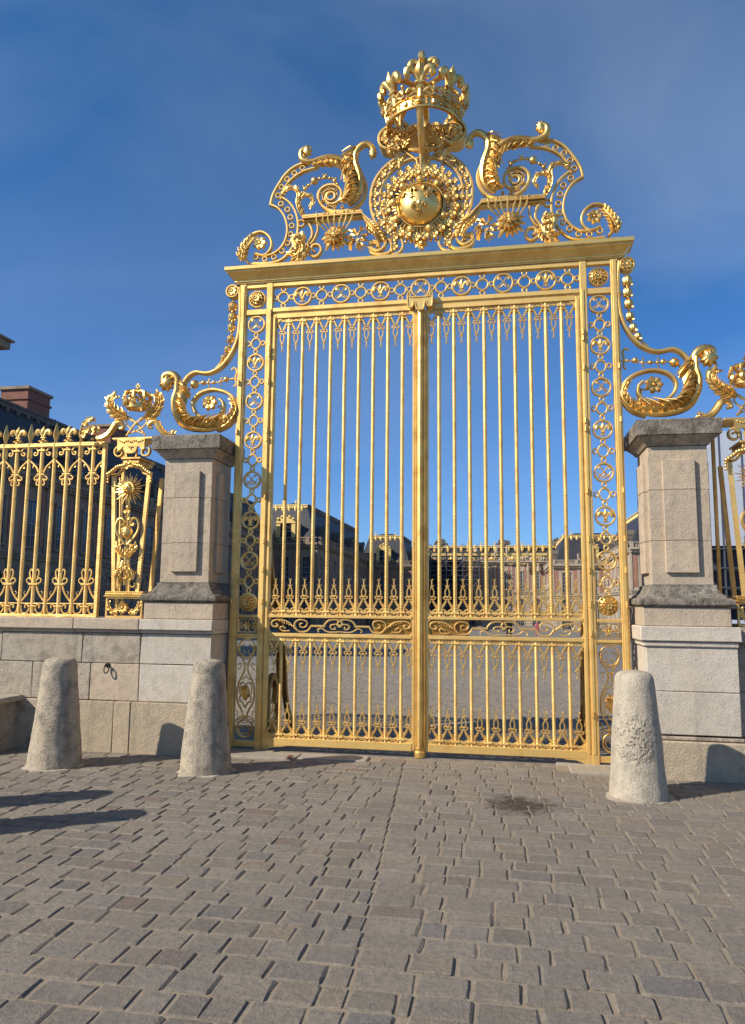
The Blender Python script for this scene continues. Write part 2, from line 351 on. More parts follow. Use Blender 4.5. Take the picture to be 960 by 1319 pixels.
# ================================================================ ORNAMENT BUILDERS (x,z plane, front is -y)
def spiral(cx, cz, r0, r1, a0, turns, n=22):
    return [(cx+lerp(r0, r1, k/(n-1))*cos(a0+turns*2*pi*k/(n-1)), cz+lerp(r0, r1, k/(n-1))*sin(a0+turns*2*pi*k/(n-1))) for k in range(n)]
def acanthus(m, pts, w, side=1, y=0, lobes=9, body=.28, d=.05, both=False, spread=62):
    K = 6; P = resamp(cr_s(pts, 6), lobes*K+1); n = len(P)
    W = w if callable(w) else (lambda t: w)
    nr = []
    for i in range(n):
        a, b = P[max(i-1, 0)], P[min(i+1, n-1)]; l = hypot(b[0]-a[0], b[1]-a[1]) or 1
        nr.append((-(b[1]-a[1])/l, (b[0]-a[0])/l, (b[0]-a[0])/l, (b[1]-a[1])/l))
    # rolled outer rib
    m.tube([(x, y-d*.5*sin(pi*i/(n-1))-.01, z) for i, (x, z) in enumerate(P)], [max(.008, W(i/(n-1))*body*.42) for i in range(n)], 8, 1.2)
    U = 6
    for sd_ in ((1, -1) if both else (side,)):
        rows = []; back = []
        for i in range(n):
            t = i/(n-1); ph = (i % K)/K; lob = min(1, sin(pi*min(1, ph*.8+.25*(1-ph)))+.0)**.7 if False else (.25+.75*ph if ph < .84 else .25+.75*(1-(ph-.84)/.16)); wt = W(t)*(.70+.38*lob)*(.8 if both else 1)
            x, z = P[i]; nx, nz, tx, tz = nr[i]; r = []; bk = []
            for k in range(U):
                u = k/(U-1); lean = .9*wt*u*u
                fl = (lob-.5)*.10*wt*min(1, u*2.2)+.05*wt*cos(pi*4*u)
                yy = y-d*.5*sin(pi*t)-wt*.42*sin(pi*min(u*.95, .86))-fl
                px, pz = x+nx*sd_*wt*u+tx*lean, z+nz*sd_*wt*u+tz*lean
                r.append((px, yy, pz)); bk.append((px, yy+.012, pz))
            rows.append(r+bk[::-1])
        m.loft(rows if sd_ > 0 else [q[::-1] for q in rows])
        for L_ in range(lobes):       # raised vein along each lobe
            i = L_*K+K//2; t = i/(n-1); wt = W(t)*1.12*(.8 if both else 1); x, z = P[i]; nx, nz, tx, tz = nr[i]
            m.tube([(x+nx*sd_*wt*u+tx*.9*wt*u*u, y-d*.5*sin(pi*t)-wt*.42*sin(pi*min(u*.95, .86))-.1*wt*min(1, u*2.2)-.004, z+nz*sd_*wt*u+tz*.9*wt*u*u) for u in (.05, .3, .55, .8, 1.02)], [wt*.03, wt*.055, wt*.06, wt*.055, wt*.03], 6)
    return m
def bulb(m, x, z, r, y, rz=None, n=36, ribs=9):      # fluted rolled leaf end
    rz = rz or r; rings = []
    for i in range(9):
        a = pi*i/8; rings.append([(x+r*sin(a)*(1+.16*cos(ribs*2*pi*k/n))*cos(2*pi*k/n), y-r*.75*cos(a), z+rz*sin(a)*(1+.16*cos(ribs*2*pi*k/n))*sin(2*pi*k/n)) if 0 < i < 8 else (x+.002*cos(2*pi*k/n), y-r*.75*cos(a), z+.002*sin(2*pi*k/n)) for k in range(n)])
    return m.loft(rings)
def fleur(m, cx, cz, s, y=0, d=.5, n=8):       # height about s, centred
    h = s/2
    m.lathe([(0, .48), (.035, .40), (.10, .30), (.135, .18), (.12, .06), (.06, -.06), (.045, -.16), (.05, -.2)][::-1] and [(.001*s, 1.0*h), (.05*s, .80*h), (.13*s, .52*h), (.155*s, .30*h), (.11*s, .06*h), (.06*s, -.16*h), (.055*s, -.34*h)], cx, y, n, 'z', cz)
    for q in (-1, 1):
        P = [(.03, -.32), (.07, -.08), (.16, .16), (.28, .30), (.38, .22), (.39, .06), (.30, .02)]
        P = cr_s(P, 3); N = len(P)
        m.tube([(cx+q*a*s, y-.02*s, cz+b*h*1.4) for a, b in P], [s*lerp(.06, .125, min(1, i/(N*.6))) if i < N*.8 else s*lerp(.125, .07, (i-N*.8)/(N*.2)) for i in range(N)], 7, .9)
        P = cr_s([(.02, -.42), (.06, -.6), (.15, -.78), (.2, -.66)], 3)
        m.tube([(cx+q*a*s, y, cz+b*h) for a, b in P], [s*.05*(1-.6*i/len(P)) for i in range(len(P))], 6)
    m.lathe([(.045*s, -.42*h), (.07*s, -.7*h), (.005*s, -1.0*h)], cx, y, 6, 'z', cz)
    m.box(cx-.15*s, cx+.15*s, y-.08*s, y+.08*s, cz-.44*h, cz-.30*h, .02*s)
    return m
def flower(m, cx, cz, r, y=0, petals=6, depth=.4):
    for k in range(petals):
        a = 2*pi*k/petals
        px, pz = cx+.58*r*cos(a), cz+.58*r*sin(a)
        m.tube([(cx+.18*r*cos(a), y-.1*r, cz+.18*r*sin(a)), (cx+.4*r*cos(a), y-depth*r*.9, cz+.4*r*sin(a)), (cx+.72*r*cos(a), y-depth*r, cz+.72*r*sin(a)), (cx+1.0*r*cos(a), y-depth*.35*r, cz+1.0*r*sin(a))], [.12*r, .36*r*6/petals, .44*r*6/petals, .22*r*6/petals], 8, .6)
    m.ell(cx, y-depth*r, cz, .24*r, .24*r, .24*r, 8, 5)
    return m
def bead(m, x, z, r, y=0, e=1): return m.ell(x, y, z, r, r, r*e, 10, 7)
def cluster(m, cx, cz, r, y, n, seed, br=.28):
    rg = random.Random(seed)
    for k in range(n):
        a = rg.random()*2*pi; q = sqrt(rg.random())*r
        x, z = cx+q*cos(a), cz+q*sin(a); yy = y-(r-q)*.6
        if k % 3 == 0: flower(m, x, z, r*br*1.2, yy, 5, .5)
        else: m.ell(x, yy, z, r*br*rg.uniform(.45, .8), n=7, m=5)
    return m
def monogram(m, cx, cz, r, y=0, v=0):
    for q in (-1, 1):
        m.tube([(cx+q*a*r, y-.008, cz+b*r) for a, b in cr_s([(-.45, -.62), (-.62, -.45), (-.38, -.28), (.1, .2), (.42, .66), (.62, .5), (.45, .38)], 4)], .0075, 5)
        if v: m.tube([(cx+q*a*r, y-.008, cz+b*r) for a, b in cr_s([(-.8, .1), (-.4, -.35), (.0, -.6), (.35, -.75)], 4)], .006, 5)
        m.tube([(cx+q*a*r, y-.008, cz+b*r) for a, b in cr_s([(.0, -.15), (.25, -.45), (.55, -.55), (.7, -.3)], 3)], .0065, 5)
    return m

RW, RD = .022, .045
def med_fleur():
    m = M().ring(0, 0, .104, RW, RD); fleur(m, 0, 0, .175, -.015); return m
def med_mono(v=0):
    m = M().ring(0, 0, .104, RW, RD); monogram(m, 0, 0, .098, -.01, v); return m
def med_rose(r=.104):
    m = M().ring(0, 0, r, RW, RD); m.lathe([(r*.93, 0), (r*.9, .015)], 0, 0, 20, 'y'); flower(m, 0, 0, r*.88, -.01, 12, .25); flower(m, 0, 0, r*.5, -.035, 8, .4); return m
def link_ring():
    m = M().ring(0, 0, .058, .017, .035, n=18)
    for a in range(4): m.ring(.092*cos(a*pi/2), .092*sin(a*pi/2), .024, .015, .035, n=12)
    return m
ME = {}
ME['fleur'] = med_fleur().mesh('fleur_medallion', GOLD, True); ME['mono'] = med_mono(0).mesh('monogram_medallion', GOLD, True)
ME['mono2'] = med_mono(1).mesh('monogram_medallion', GOLD, True); ME['rose'] = med_rose().mesh('rosette', GOLDF, True); ME['link'] = link_ring().mesh('link_ring', GOLD, True)

# the spear-like crest between the bars: pointing up, height h, bay width b
def crest_motif(h=.39, b=.137, y=0):
    m = M(); k = h/.39
    for q in (-1, 1):
        m.tube([(q*x, y, z*k) for x, z in cr_s([(b/2-.004, .006), (.045, .035), (.02, .02), (.012, .005), (.024, -.004), (.034, .012)], 4)], .0115, 6, 1.1)
        m.tube([(q*x, y, z*k) for x, z in cr_s([(b/2-.002, .008), (.06, .05), (.036, .092), (.014, .135)], 4)], [.0145]*13, 6, 1.2)
        m.tube([(q*x, y, z*k) for x, z in cr_s([(.052, .07), (.062, .088), (.054, .098)], 3)], .006, 5)
        m.tube([(q*x, y, z*k) for x, z in cr_s([(.01, .145), (.034, .155), (.044, .17), (.036, .182), (.026, .174)], 4)], .0082, 6, 1.2)
        m.tube([(q*x, y, z*k) for x, z in cr_s([(.004, .165), (.022, .20), (.025, .24), (.012, .275), (.003, .29)], 4)], .0085, 6, 1.2)
        m.tube([(q*x, y, z*k) for x, z in cr_s([(.003, .29), (.018, .302), (.024, .316)], 3)], .006, 5)
        m.tube([(q*x, y, z*k) for x, z in cr_s([(.002, .35), (.006, .372), (.017, .388)], 3)], .0058, 5)
    m.box(-.02, .02, y-.012, y+.012, .14*k, .156*k, .004); m.box(-.011, .011, y-.01, y+.01, .285*k, .298*k, .003)
    m.tube([(0, y, .29*k), (0, y, .34*k), (0, y, .372*k)], [.009, .008, .006], 6)
    m.ell(0, y-.004, .18*k, .011, n=6, m=4)
    return m
ME['spear'] = crest_motif().mesh('spear_ornament', GOLD, True)
pm = M(); pm.join(crest_motif(.44), sz=-1); ME['pendant'] = pm.mesh('pendant_ornament', GOLD, True)

# ================================================================ THE GATE
gate = thing('gate', 'tall gilded wrought iron gate with two closed leaves under a crowned openwork crest', 'gate', (0, 0, G))
PX0, PX1, PX2, PX3 = 1.886, 1.965, 2.237, 2.322
ZT = 5.60
# --- side pilasters
for s in (-1, 1):
    m = M()
    m.box(s*PX2, s*PX3, -.045, .045, G+.01, 5.66, .006); m.box(s*PX2+s*.02, s*PX3-s*.02, -.056, -.045, .0, 5.64, .004)
    m.box(s*PX0, s*PX1, -.045, .045, G-.02, 5.66, .006); m.box(s*(PX0+.012), s*(PX1-.035), -.056, -.045, .0, 5.3, .004)
    for z0, z1 in ((5.243, 5.313), (1.426, 1.461), (1.20, 1.233), (-.085, -.02), (5.60, 5.66)):
        m.box(s*PX1, s*PX2, -.035, .035, z0, z1, .004)
    pil = part('side_pilaster', m, GOLDR, gate, label='pierced gilded pilaster at the %s jamb of the gate' % ('left' if s < 0 else 'right'))
    xc = s*(PX1+PX2)/2
    kinds = ['mono', 'fleur', 'mono', 'fleur', 'mono2', 'fleur', 'mono2', 'rose']
    for k, kd in enumerate(kinds):
        z = 5.122-.5017*k
        inst({'mono': 'monogram_medallion', 'mono2': 'monogram_medallion', 'fleur': 'fleur_medallion', 'rose': 'rosette'}[kd], ME[kd], pil, (xc, 0, z))
        if k < 7: inst('link_ring', ME['link'], pil, (xc, 0, z-.251), sc=(1, 1, 1.18))
    inst('rosette', ME['rose'], pil, (xc, 0, 5.457))
    # hinge knuckles
    if 'hk' not in ME: ME['hk'] = M().tube([(0, -.058, -.035), (0, -.064, -.028), (0, -.064, .028), (0, -.058, .035)], [.008, .014, .014, .008], 8).mesh('hinge_knuckle', GOLD, True)
    for z in (.42, 1.62, 1.30, 2.35, 2.9, 3.72, 3.62, 4.35, 4.78, 4.7, 2.0):
        for xx in (s*(PX0+.02), s*(PX3-.025)):
            if xx == s*(PX3-.025) and z in (4.78, 4.7, .42, 3.62, 1.3): continue
            inst('hinge_knuckle', ME['hk'], pil, (xx, 0, z))
    # small openwork square
    m = M(); zc = 1.33; rg = random.Random(3)
    for q in (-1, 1):
        for t in (-1, 1):
            m.tube([(xc+q*a, -.005, zc+t*b) for a, b in cr_s([(0, .03), (.04, .075), (.09, .07), (.105, .035), (.08, .02), (.065, .045)], 4)], .0075, 6, 1.3)
            m.tube([(xc+q*a, -.005, zc+t*b) for a, b in cr_s([(.02, .005), (.05, .01), (.085, -.005), (.12, .004)], 3)], .006, 5)
    flower(m, xc, zc, .045, -.01, 6)
    m.rib([(xc-.12, zc-.08), (xc+.12, zc-.08), (xc+.12, zc+.08), (xc-.12, zc+.08)], .012, .03, closed=True)
    part('openwork_square', m, GOLDF, pil)
    # tall openwork panel below
    m = M()
    m.ring(xc, 1.06, .105, .016, .03); m.ring(xc, .12, .1, .016, .03)
    for q in (-1, 1):
        for pts, r in (([(.02, 1.10), (.07, 1.08), (.085, 1.02), (.05, .985), (.02, 1.01), (.04, 1.04)], .008), ([(.0, .93), (.07, .95), (.1, .99)], .008),
                       ([(.06, .95), (.03, .89), (.018, .82), (.04, .75), (.085, .66), (.108, .54), (.095, .42), (.05, .34), (.025, .27), (.03, .2)], .011),
                       ([(.0, .74), (.03, .70), (.07, .69), (.075, .65), (.045, .64)], .007), ([(.0, .62), (.04, .66), (.075, .6), (.07, .52), (.03, .5)], .007),
                       ([(.0, .36), (.035, .42), (.07, .44), (.06, .5), (.02, .48)], .009), ([(.03, .26), (.075, .25), (.1, .22), (.09, .19)], .008),
                       ([(.0, .06), (.05, .07), (.07, .12), (.04, .15), (.02, .12)], .008), ([(.11, .86), (.07, .88), (.07, .84), (.1, .8)], .006), ([(.115, .33), (.09, .3), (.1, .26)], .006)):
            m.tube([(xc+q*a, -.004, b) for a, b in cr_s(pts, 4)], r, 6, 1.3)
    for k in range(9): m.tube([(xc, -.01, .45), (xc+.05*sin(k*.7-2.8), -.03, .56+.05*cos(k*.7)), (xc+.03*sin(k*.7-2.8), -.02, .62)], [.016, .018, .004], 6)
    m.box(xc-.035, xc+.035, -.02, .02, .86, .885, .004); m.box(xc-.04, xc+.04, -.02, .02, .245, .268, .004)
    m.box(xc-.13, xc+.13, -.018, .018, 1.175, 1.198, .003)
    part('openwork_panel', m, GOLDF, pil)
# --- frieze
m = M()
m.box(-1.884, 1.884, -.04, .04, 5.60, 5.658, .005); m.box(-1.884, 1.884, -.04, .04, 5.262, 5.318, .006); m.box(-1.884, 1.884, -.022, .03, 5.245, 5.262)
frz = part('frieze', m, GOLDR, gate)
for k in range(-3, 4):
    inst('fleur_medallion' if k % 2 else 'monogram_medallion', ME['fleur'] if k % 2 else ME['mono'], frz, (k*.5005, 0, 5.459), sc=(1.08, 1, 1.1))
for k in range(-4, 4):
    inst('link_ring', ME['link'], frz, (k*.5005+.25, 0, 5.459), sc=(1.18, 1, 1.18))
# --- cornice: mitred moulding
prof = [(0.0, 5.660), (-.055, 5.660), (-.055, 5.676), (-.07, 5.680), (-.07, 5.70), (-.085, 5.712), (-.105, 5.74), (-.135, 5.772), (-.15, 5.78), (-.15, 5.80), (-.172, 5.806), (-.175, 5.845), (-.165, 5.853), (0, 5.853)]
m = M(); rings = []
for X, sx in ((-PX3, -1), (PX3, 1)):
    rings.append([(X+sx*(-p), p, z) for p, z in prof])
back = [[(X+sx*(-p), -p+.0, z) for p, z in prof] for X, sx in ((PX3, 1), (-PX3, -1))]
R_ = rings+back; n = len(prof); v = [p for r in R_ for p in r]; f = []
for i in range(4):
    j = (i+1) % 4
    for k in range(n-1): f.append((i*n+k, j*n+k, j*n+k+1, i*n+k+1))
f.append((n-1, 2*n-1, 3*n-1, 4*n-1)); f.append((3*n, 2*n, n, 0))
m.add(v, f); part('cornice', m, GOLDD, gate, smooth=False)
# --- door leaves
BX = [1.6685-.1807*k for k in range(9)]
def door(s):
    m = M(); a, b = .068, 1.83
    # stiles and rails
    m.box(s*a, s*(a+.028), -.025, .025, -.05, 5.235, .003); m.box(s*1.83, s*1.884, -.034, .03, -.108, 5.235, .005)
    m.box(s*1.843, s*1.870, -.042, -.034, 0, 5.2, .003)
    m.box(s*(a+.028), s*1.83, -.032, .032, 5.178, 5.24, .005)
    m.box(s*(a+.028), s*1.83, -.036, .032, 1.43, 1.467, .005); m.box(s*(a+.028), s*1.83, -.034, .03, 1.205, 1.247, .005)
    m.box(s*(a+.028), s*1.83, -.034, .03, -.056, .032, .005)
    m.box(s*(a+.028), s*1.83, -.014, .012, 1.498, 1.512, .003); m.box(s*(a+.028), s*1.83, -.014, .012, 1.155, 1.17, .003); m.box(s*(a+.028), s*1.83, -.014, .012, .062, .076, .003); m.box(s*(a+.028), s*1.83, -.014, .012, 5.135, 5.147, .003)
    # rounded corner plates
    def cornerp(x, z, sx, sz, r):
        pts = [(x, z)]+[(x+sx*r*(1-sin(t*pi/16)), z+sz*r*(1-cos(t*pi/16))) for t in range(9)]
        m.prism(pts, -.02, .02)
    for z, sz, r in ((5.178, -1, .12), (1.467, 1, .07), (1.43, -1, .06), (1.247, 1, .06), (1.205, -1, .07), (.032, 1, .11)):
        cornerp(s*1.83, z, -s, sz, r); cornerp(s*(a+.028), z, s, sz, r*.8)
    m.prism([(s*1.883, -.054), (s*1.56, -.054), (s*1.62, -.066), (s*1.72, -.072), (s*1.79, -.10), (s*1.83, -.115), (s*1.883, -.115)], -.03, .028)
    lf = part('door_leaf', m, GOLDR, gate, label='%s leaf of the gate with nine tall bars' % ('left' if s < 0 else 'right'))
    ub = M(); n_ = 8
    ub.lathe([(.021, 0), (.021, .03), (.0225, .034), (.0225, 3.60), (.0225, 3.63), (.021, 3.66), (.021, 3.71)], 0, 0, 8, 'z')
    ub.box(-.045, .045, -.026, .026, .03, .052, .003); ub.box(-.045, .045, -.026, .026, 3.652, 3.675, .003); ub.box(-.028, .028, -.022, .022, 3.62, 3.632, .003)
    ubm = ub.mesh('bar', GOLD2, True)
    lb = M(); lb.lathe([(.018, 0), (.0195, .05), (.0195, 1.12), (.018, 1.173)], 0, 0, 8, 'z')
    lb.box(-.045, .045, -.026, .026, .026, .048, .003); lb.box(-.045, .045, -.026, .026, 1.12, 1.14, .003)
    lbm = lb.mesh('bar', GOLD2, True)
    for x in BX:
        inst('bar', ubm, lf, (s*x, 0, 1.467)); inst('bar', lbm, lf, (s*x, 0, .032))
    xs = [BX[0]+.0903]+[x-.0903 for x in BX]
    for x in xs:
        for nm, me, z in (('pendant_ornament', ME['pendant'], 5.178), ('spear_ornament', ME['spear'], 1.51), ('pendant_ornament', ME['pendant'], 1.205), ('spear_ornament', ME['spear'], .048)):
            inst(nm, me, lf, (s*x, 0, z), sc=(1, 1, .93) if z == 1.205 else None)
    # little C scrolls along the rails
    if 'rsc' not in ME:
        sc = M()
        for q in (-1, 1):
            sc.tube([(q*c_, -.004, d_) for c_, d_ in cr_s([(.0, .0), (.02, .014), (.048, .014), (.056, -.004), (.04, -.012), (.028, -.002)], 3)], .0098, 6, 1.2)
        ME['rsc'] = sc.mesh('rail_scroll', GOLD, True)
    for x in xs:
        for z, t in ((5.16, -1), (1.483, 1), (1.188, -1), (.048, 1)):
            o = inst('rail_scroll', ME['rsc'], lf, (s*x, 0, z))
            if t < 0: o.rotation_euler.y = pi
    # scroll strap in the lock rail
    p = M(); Z0, Z1 = 1.252, 1.426; H = Z1-Z0
    def fz(pts): return [(s*x, Z0+z*H) for x, z in pts]
    y = -.008
    p.rib(cr_s(fz([(.985, .52), (.97, .8), (.90, .94), (.82, .86), (.775, .62), (.77, .5)]), 4), .019, .03, y)
    p.rib(cr_s(fz([(.925, .52), (.94, .8), (1.01, .94), (1.09, .86), (1.135, .62), (1.14, .5)]), 4), .019, .03, y)
    p.rib(fz([(.775, .48), (.60, .48)]), .024, .03, y); p.rib(fz([(1.135, .48), (1.31, .48)]), .024, .03, y)
    for e, c0 in ((1, 0), (-1, 1.91)):
        def g(pts): return fz([(c0+e*x, z) for x, z in pts])
        p.rib(cr_s(g([(.60, .48), (.585, .3), (.55, .12), (.47, .08), (.42, .25), (.37, .5), (.30, .78), (.20, .88), (.13, .78), (.115, .55), (.15, .4), (.19, .45), (.185, .58), (.165, .6)]), 4), .019, .03, y)
        p.rib(cr_s(g([(.44, .15), (.40, .5), (.42, .78), (.48, .9), (.545, .8), (.555, .55), (.52, .38), (.475, .42), (.47, .6), (.5, .66)]), 4), .016, .03, y-.004)
        p.rib(cr_s(g([(.34, .15), (.26, .12), (.22, .3), (.25, .42), (.29, .3)]), 4), .014, .026, y)
        p.rib(cr_s(g([(.96, .5), (.90, .62), (.84, .5), (.855, .3), (.90, .3), (.89, .45)]), 4), .014, .028, y)
        p.rib(cr_s(g([(.96, .12), (.84, .08), (.78, .18), (.735, .34), (.69, .22), (.7, .06)]), 4), .014, .028, y)
        for k in range(7): p.ell(g([(.40-.03*k, .42+.06*k)])[0][0], y-.02, g([(.40-.03*k, .42+.06*k)])[0][1], .009, n=6, m=4)
    p.box(s*.935, s*.975, -.03, .02, Z0+.40*H, Z0+.60*H, .004)
    part('scroll_strap', p, GOLD, lf)
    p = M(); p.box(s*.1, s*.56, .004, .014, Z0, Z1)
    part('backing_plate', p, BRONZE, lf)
    return lf
door(-1); door(1)
# --- meeting post with its hooked bracket
m = M()
m.loft([[(x, y, z) for x, y in ((-.062, .04), (-.062, -.03), (-.050, -.045), (-.034, -.04), (-.026, -.07), (0, -.082), (.026, -.07), (.034, -.04), (.050, -.045), (.062, -.03), (.062, .04))] for z in (-.02, 5.17)])
mp_ = part('meeting_post', m, GOLD, gate)
m = M(); m.lathe([(.0, 0), (.062, .0), (.066, .02), (.066, .06), (.052, .075), (.056, .10), (.04, .115)], 0, -.02, 14, 'z', -.118); part('post_foot', m, GOLD, mp_)
m = M()
pr = [(-.15, 5.36), (-.125, 5.372), (-.118, 5.33), (-.1, 5.315), (.1, 5.315), (.118, 5.33), (.125, 5.372), (.15, 5.36), (.15, 5.22), (.13, 5.19), (.1, 5.19), (.082, 5.22), (.08, 5.25), (.06, 5.25), (.05, 5.19), (.03, 5.155), (-.03, 5.155), (-.05, 5.19), (-.06, 5.25), (-.08, 5.25), (-.082, 5.22), (-.1, 5.19), (-.13, 5.19), (-.15, 5.22)]
m.prism(pr, -.10, -.02); m.tube([(x, -.1, z) for x, z in cr_s(pr, 2, True)], .011, 6, closed=True)
part('hooked_bracket', m, GOLD, mp_)
T={'bt_out':[(-1.961,6.732),(-1.932,6.863),(-1.859,7.002),(-1.764,7.139),(-1.646,7.229),(-1.527,7.262),(-1.462,7.233)],
'bt_ring':[(-1.861,6.85),(-1.818,6.96),(-1.745,7.063),(-1.649,7.139),(-1.543,7.2)],
'bt_in':[(-1.825,6.793),(-1.781,6.928),(-1.718,7.022),(-1.622,7.103),(-1.504,7.158),(-1.332,7.197)],
'bl_ring':[(-1.819,6.73),(-1.73,6.644),(-1.688,6.534),(-1.666,6.417),(-1.68,6.301),(-1.716,6.183),(-1.789,6.086),(-1.893,6.011),(-2.016,5.994),(-2.137,6.03)],
'bl_r':[(-1.826,6.831),(-1.711,6.742),(-1.632,6.624),(-1.59,6.488),(-1.586,6.333),(-1.621,6.182),(-1.694,6.057),(-1.799,5.966),(-1.949,5.934),(-2.189,5.946)],
'bl_l':[(-1.961,6.732),(-1.861,6.678),(-1.783,6.582),(-1.736,6.456),(-1.726,6.323),(-1.762,6.194),(-1.835,6.101),(-1.931,6.049),(-2.039,6.044),(-2.15,6.081)],
'vol1':[(-2.233,5.956),(-2.311,6.061),(-2.303,6.215),(-2.212,6.33),(-2.082,6.368),(-1.971,6.299),(-1.93,6.185),(-1.965,6.089),(-2.04,6.046),(-2.139,6.081)],
'volflower':[(-2.077,6.197)],
'volleaf':[(-2.322,5.973),(-2.293,6.104),(-2.22,6.231),(-2.178,6.294)],
'big':[(-0.652,7.228),(-0.598,7.311),(-0.654,7.412),(-0.749,7.445),(-0.822,7.385),(-0.868,7.294),(-0.841,7.169),(-0.765,7.04),(-0.711,6.891),(-0.72,6.761),(-0.782,6.646),(-0.886,6.579),(-1.022,6.565),(-1.16,6.586),(-1.257,6.645),(-1.323,6.751),(-1.314,6.861),(-1.23,6.931),(-1.113,6.93),(-1.031,6.852),(-1.03,6.757),(-1.088,6.689),(-1.172,6.682),(-1.233,6.743),(-1.217,6.819),(-1.158,6.835)],
'bigring':[(-1.157,6.775)],
'bigdots':[(-1.182,6.875),(-1.095,6.851),(-1.26,6.818),(-1.265,6.717),(-1.193,6.646),(-1.104,6.621),(-1.006,6.616)],
'leafA':[(-0.61,7.256),(-0.616,7.357),(-0.686,7.42),(-0.77,7.395),(-0.832,7.302),(-0.83,7.168),(-0.786,7.031),(-0.764,6.897),(-0.773,6.766),(-0.834,6.662),(-0.918,6.615)],
'leafB':[(-1.433,7.398),(-1.477,7.455),(-1.548,7.411),(-1.539,7.308),(-1.441,7.257),(-1.312,7.273),(-1.161,7.28),(-1.033,7.245),(-0.925,7.167),(-0.85,7.048)],
'garL':[(-1.767,6.837),(-1.725,6.889),(-1.649,6.888),(-1.593,6.821),(-1.602,6.71),(-1.573,6.597),(-1.511,6.498)],
'garL2':[(-1.579,6.686),(-1.527,6.759),(-1.452,6.774),(-1.401,6.709),(-1.439,6.651)],
'beads':[(-1.54,6.849),(-1.502,6.905),(-1.452,6.956),(-1.377,7.005),(-1.307,7.031),(-1.239,7.043),(-1.174,7.025),(-1.11,6.983),(-1.075,6.931)],
'shelf':[(-1.511,6.516),(-0.749,6.523),(-0.702,6.399),(-0.618,6.295)],
'br1':[(-1.478,6.478),(-1.405,6.362),(-1.394,6.251),(-1.45,6.147),(-1.437,6.037),(-1.34,5.975),(-1.271,6.045),(-1.3,6.124),(-1.375,6.13),(-1.395,6.077),(-1.356,6.037)],
'br2':[(-1.339,6.47),(-1.319,6.332),(-1.366,6.205),(-1.417,6.144)],
'brring':[(-1.542,6.439)],
'lfmass':[(-1.471,6.17),(-1.537,6.224),(-1.579,6.179),(-1.534,6.088),(-1.585,6.005),(-1.649,5.977)],
'lfmass2':[(-1.46,6.147),(-1.479,6.04),(-1.541,5.958),(-1.627,5.96)],
'star':[(-1.079,6.182),(-0.797,6.159)],
'rs':[(-0.617,6.273),(-0.508,6.232),(-0.445,6.151),(-0.455,6.045),(-0.536,5.987),(-0.629,6.033),(-0.64,6.103),(-0.579,6.115),(-0.527,6.072),(-0.557,6.032)],
'rsleaf':[(-0.664,6.364),(-0.622,6.295),(-0.538,6.202),(-0.486,6.09)],
'ly_o':[(-0.183,7.338),(-0.195,7.246),(-0.291,7.213),(-0.432,7.124),(-0.554,6.987),(-0.62,6.826),(-0.64,6.66),(-0.612,6.473),(-0.54,6.301),(-0.433,6.164),(-0.363,6.049),(-0.388,5.961),(-0.493,5.936),(-0.615,5.97),(-0.651,6.045),(-0.608,6.096),(-0.538,6.078),(-0.52,6.026)],
'ly_i':[(0.01,7.176),(-0.151,7.174),(-0.308,7.093),(-0.431,6.975),(-0.5,6.833),(-0.52,6.686),(-0.498,6.518),(-0.435,6.365),(-0.338,6.248),(-0.251,6.131),(-0.224,6.02),(-0.276,5.943),(-0.362,5.926)],
'sph':[(0.011,6.652),(0.294,6.625),(0.011,6.191),(0.011,6.028),(-0.001,6.528),(-0.141,6.798),(0.145,6.78)],
'con_strap':[(-2.344,5.623),(-2.324,5.413),(-2.324,5.152),(-2.347,4.947),(-2.41,4.779),(-2.51,4.63),(-2.629,4.541),(-2.75,4.509),(-2.892,4.531),(-2.992,4.481),(-3.054,4.39),(-3.067,4.296)],
'con_disk':[(-2.43,5.577)],
'con_gar':[(-2.429,5.463),(-2.427,5.384),(-2.427,5.245),(-2.436,5.107),(-2.443,4.952),(-2.476,4.816),(-2.525,4.707),(-2.588,4.625),(-2.655,4.551)],
'con_leaf':[(-3.184,4.327),(-3.322,4.41),(-3.308,4.496),(-3.211,4.509),(-3.127,4.436),(-3.121,4.298),(-3.149,4.145),(-3.115,3.974),(-3.012,3.834),(-2.842,3.77),(-2.633,3.763),(-2.463,3.824)],
'con_scroll':[(-2.581,3.761),(-2.445,3.815),(-2.354,3.912),(-2.315,4.028),(-2.372,4.165),(-2.496,4.255),(-2.671,4.291),(-2.836,4.243),(-2.919,4.128),(-2.878,3.999),(-2.744,3.918),(-2.605,3.925),(-2.513,4.002),(-2.508,4.103),(-2.562,4.164)],
'con_flower':[(-2.664,4.101)],
'con_beads':[(-3.005,4.285),(-2.912,4.375),(-2.789,4.39),(-2.728,4.387),(-2.649,4.389),(-2.562,4.393),(-2.485,4.42),(-2.398,4.423),(-2.32,4.425)],
'con_curl':[(-2.419,4.54),(-2.386,4.569),(-2.35,4.528),(-2.364,4.435),(-2.352,4.35),(-2.386,4.326)],
'sp1':[(-1.399,1.28),(-1.462,1.253),(-1.615,1.242)]}
LS = 1; CLS = -1
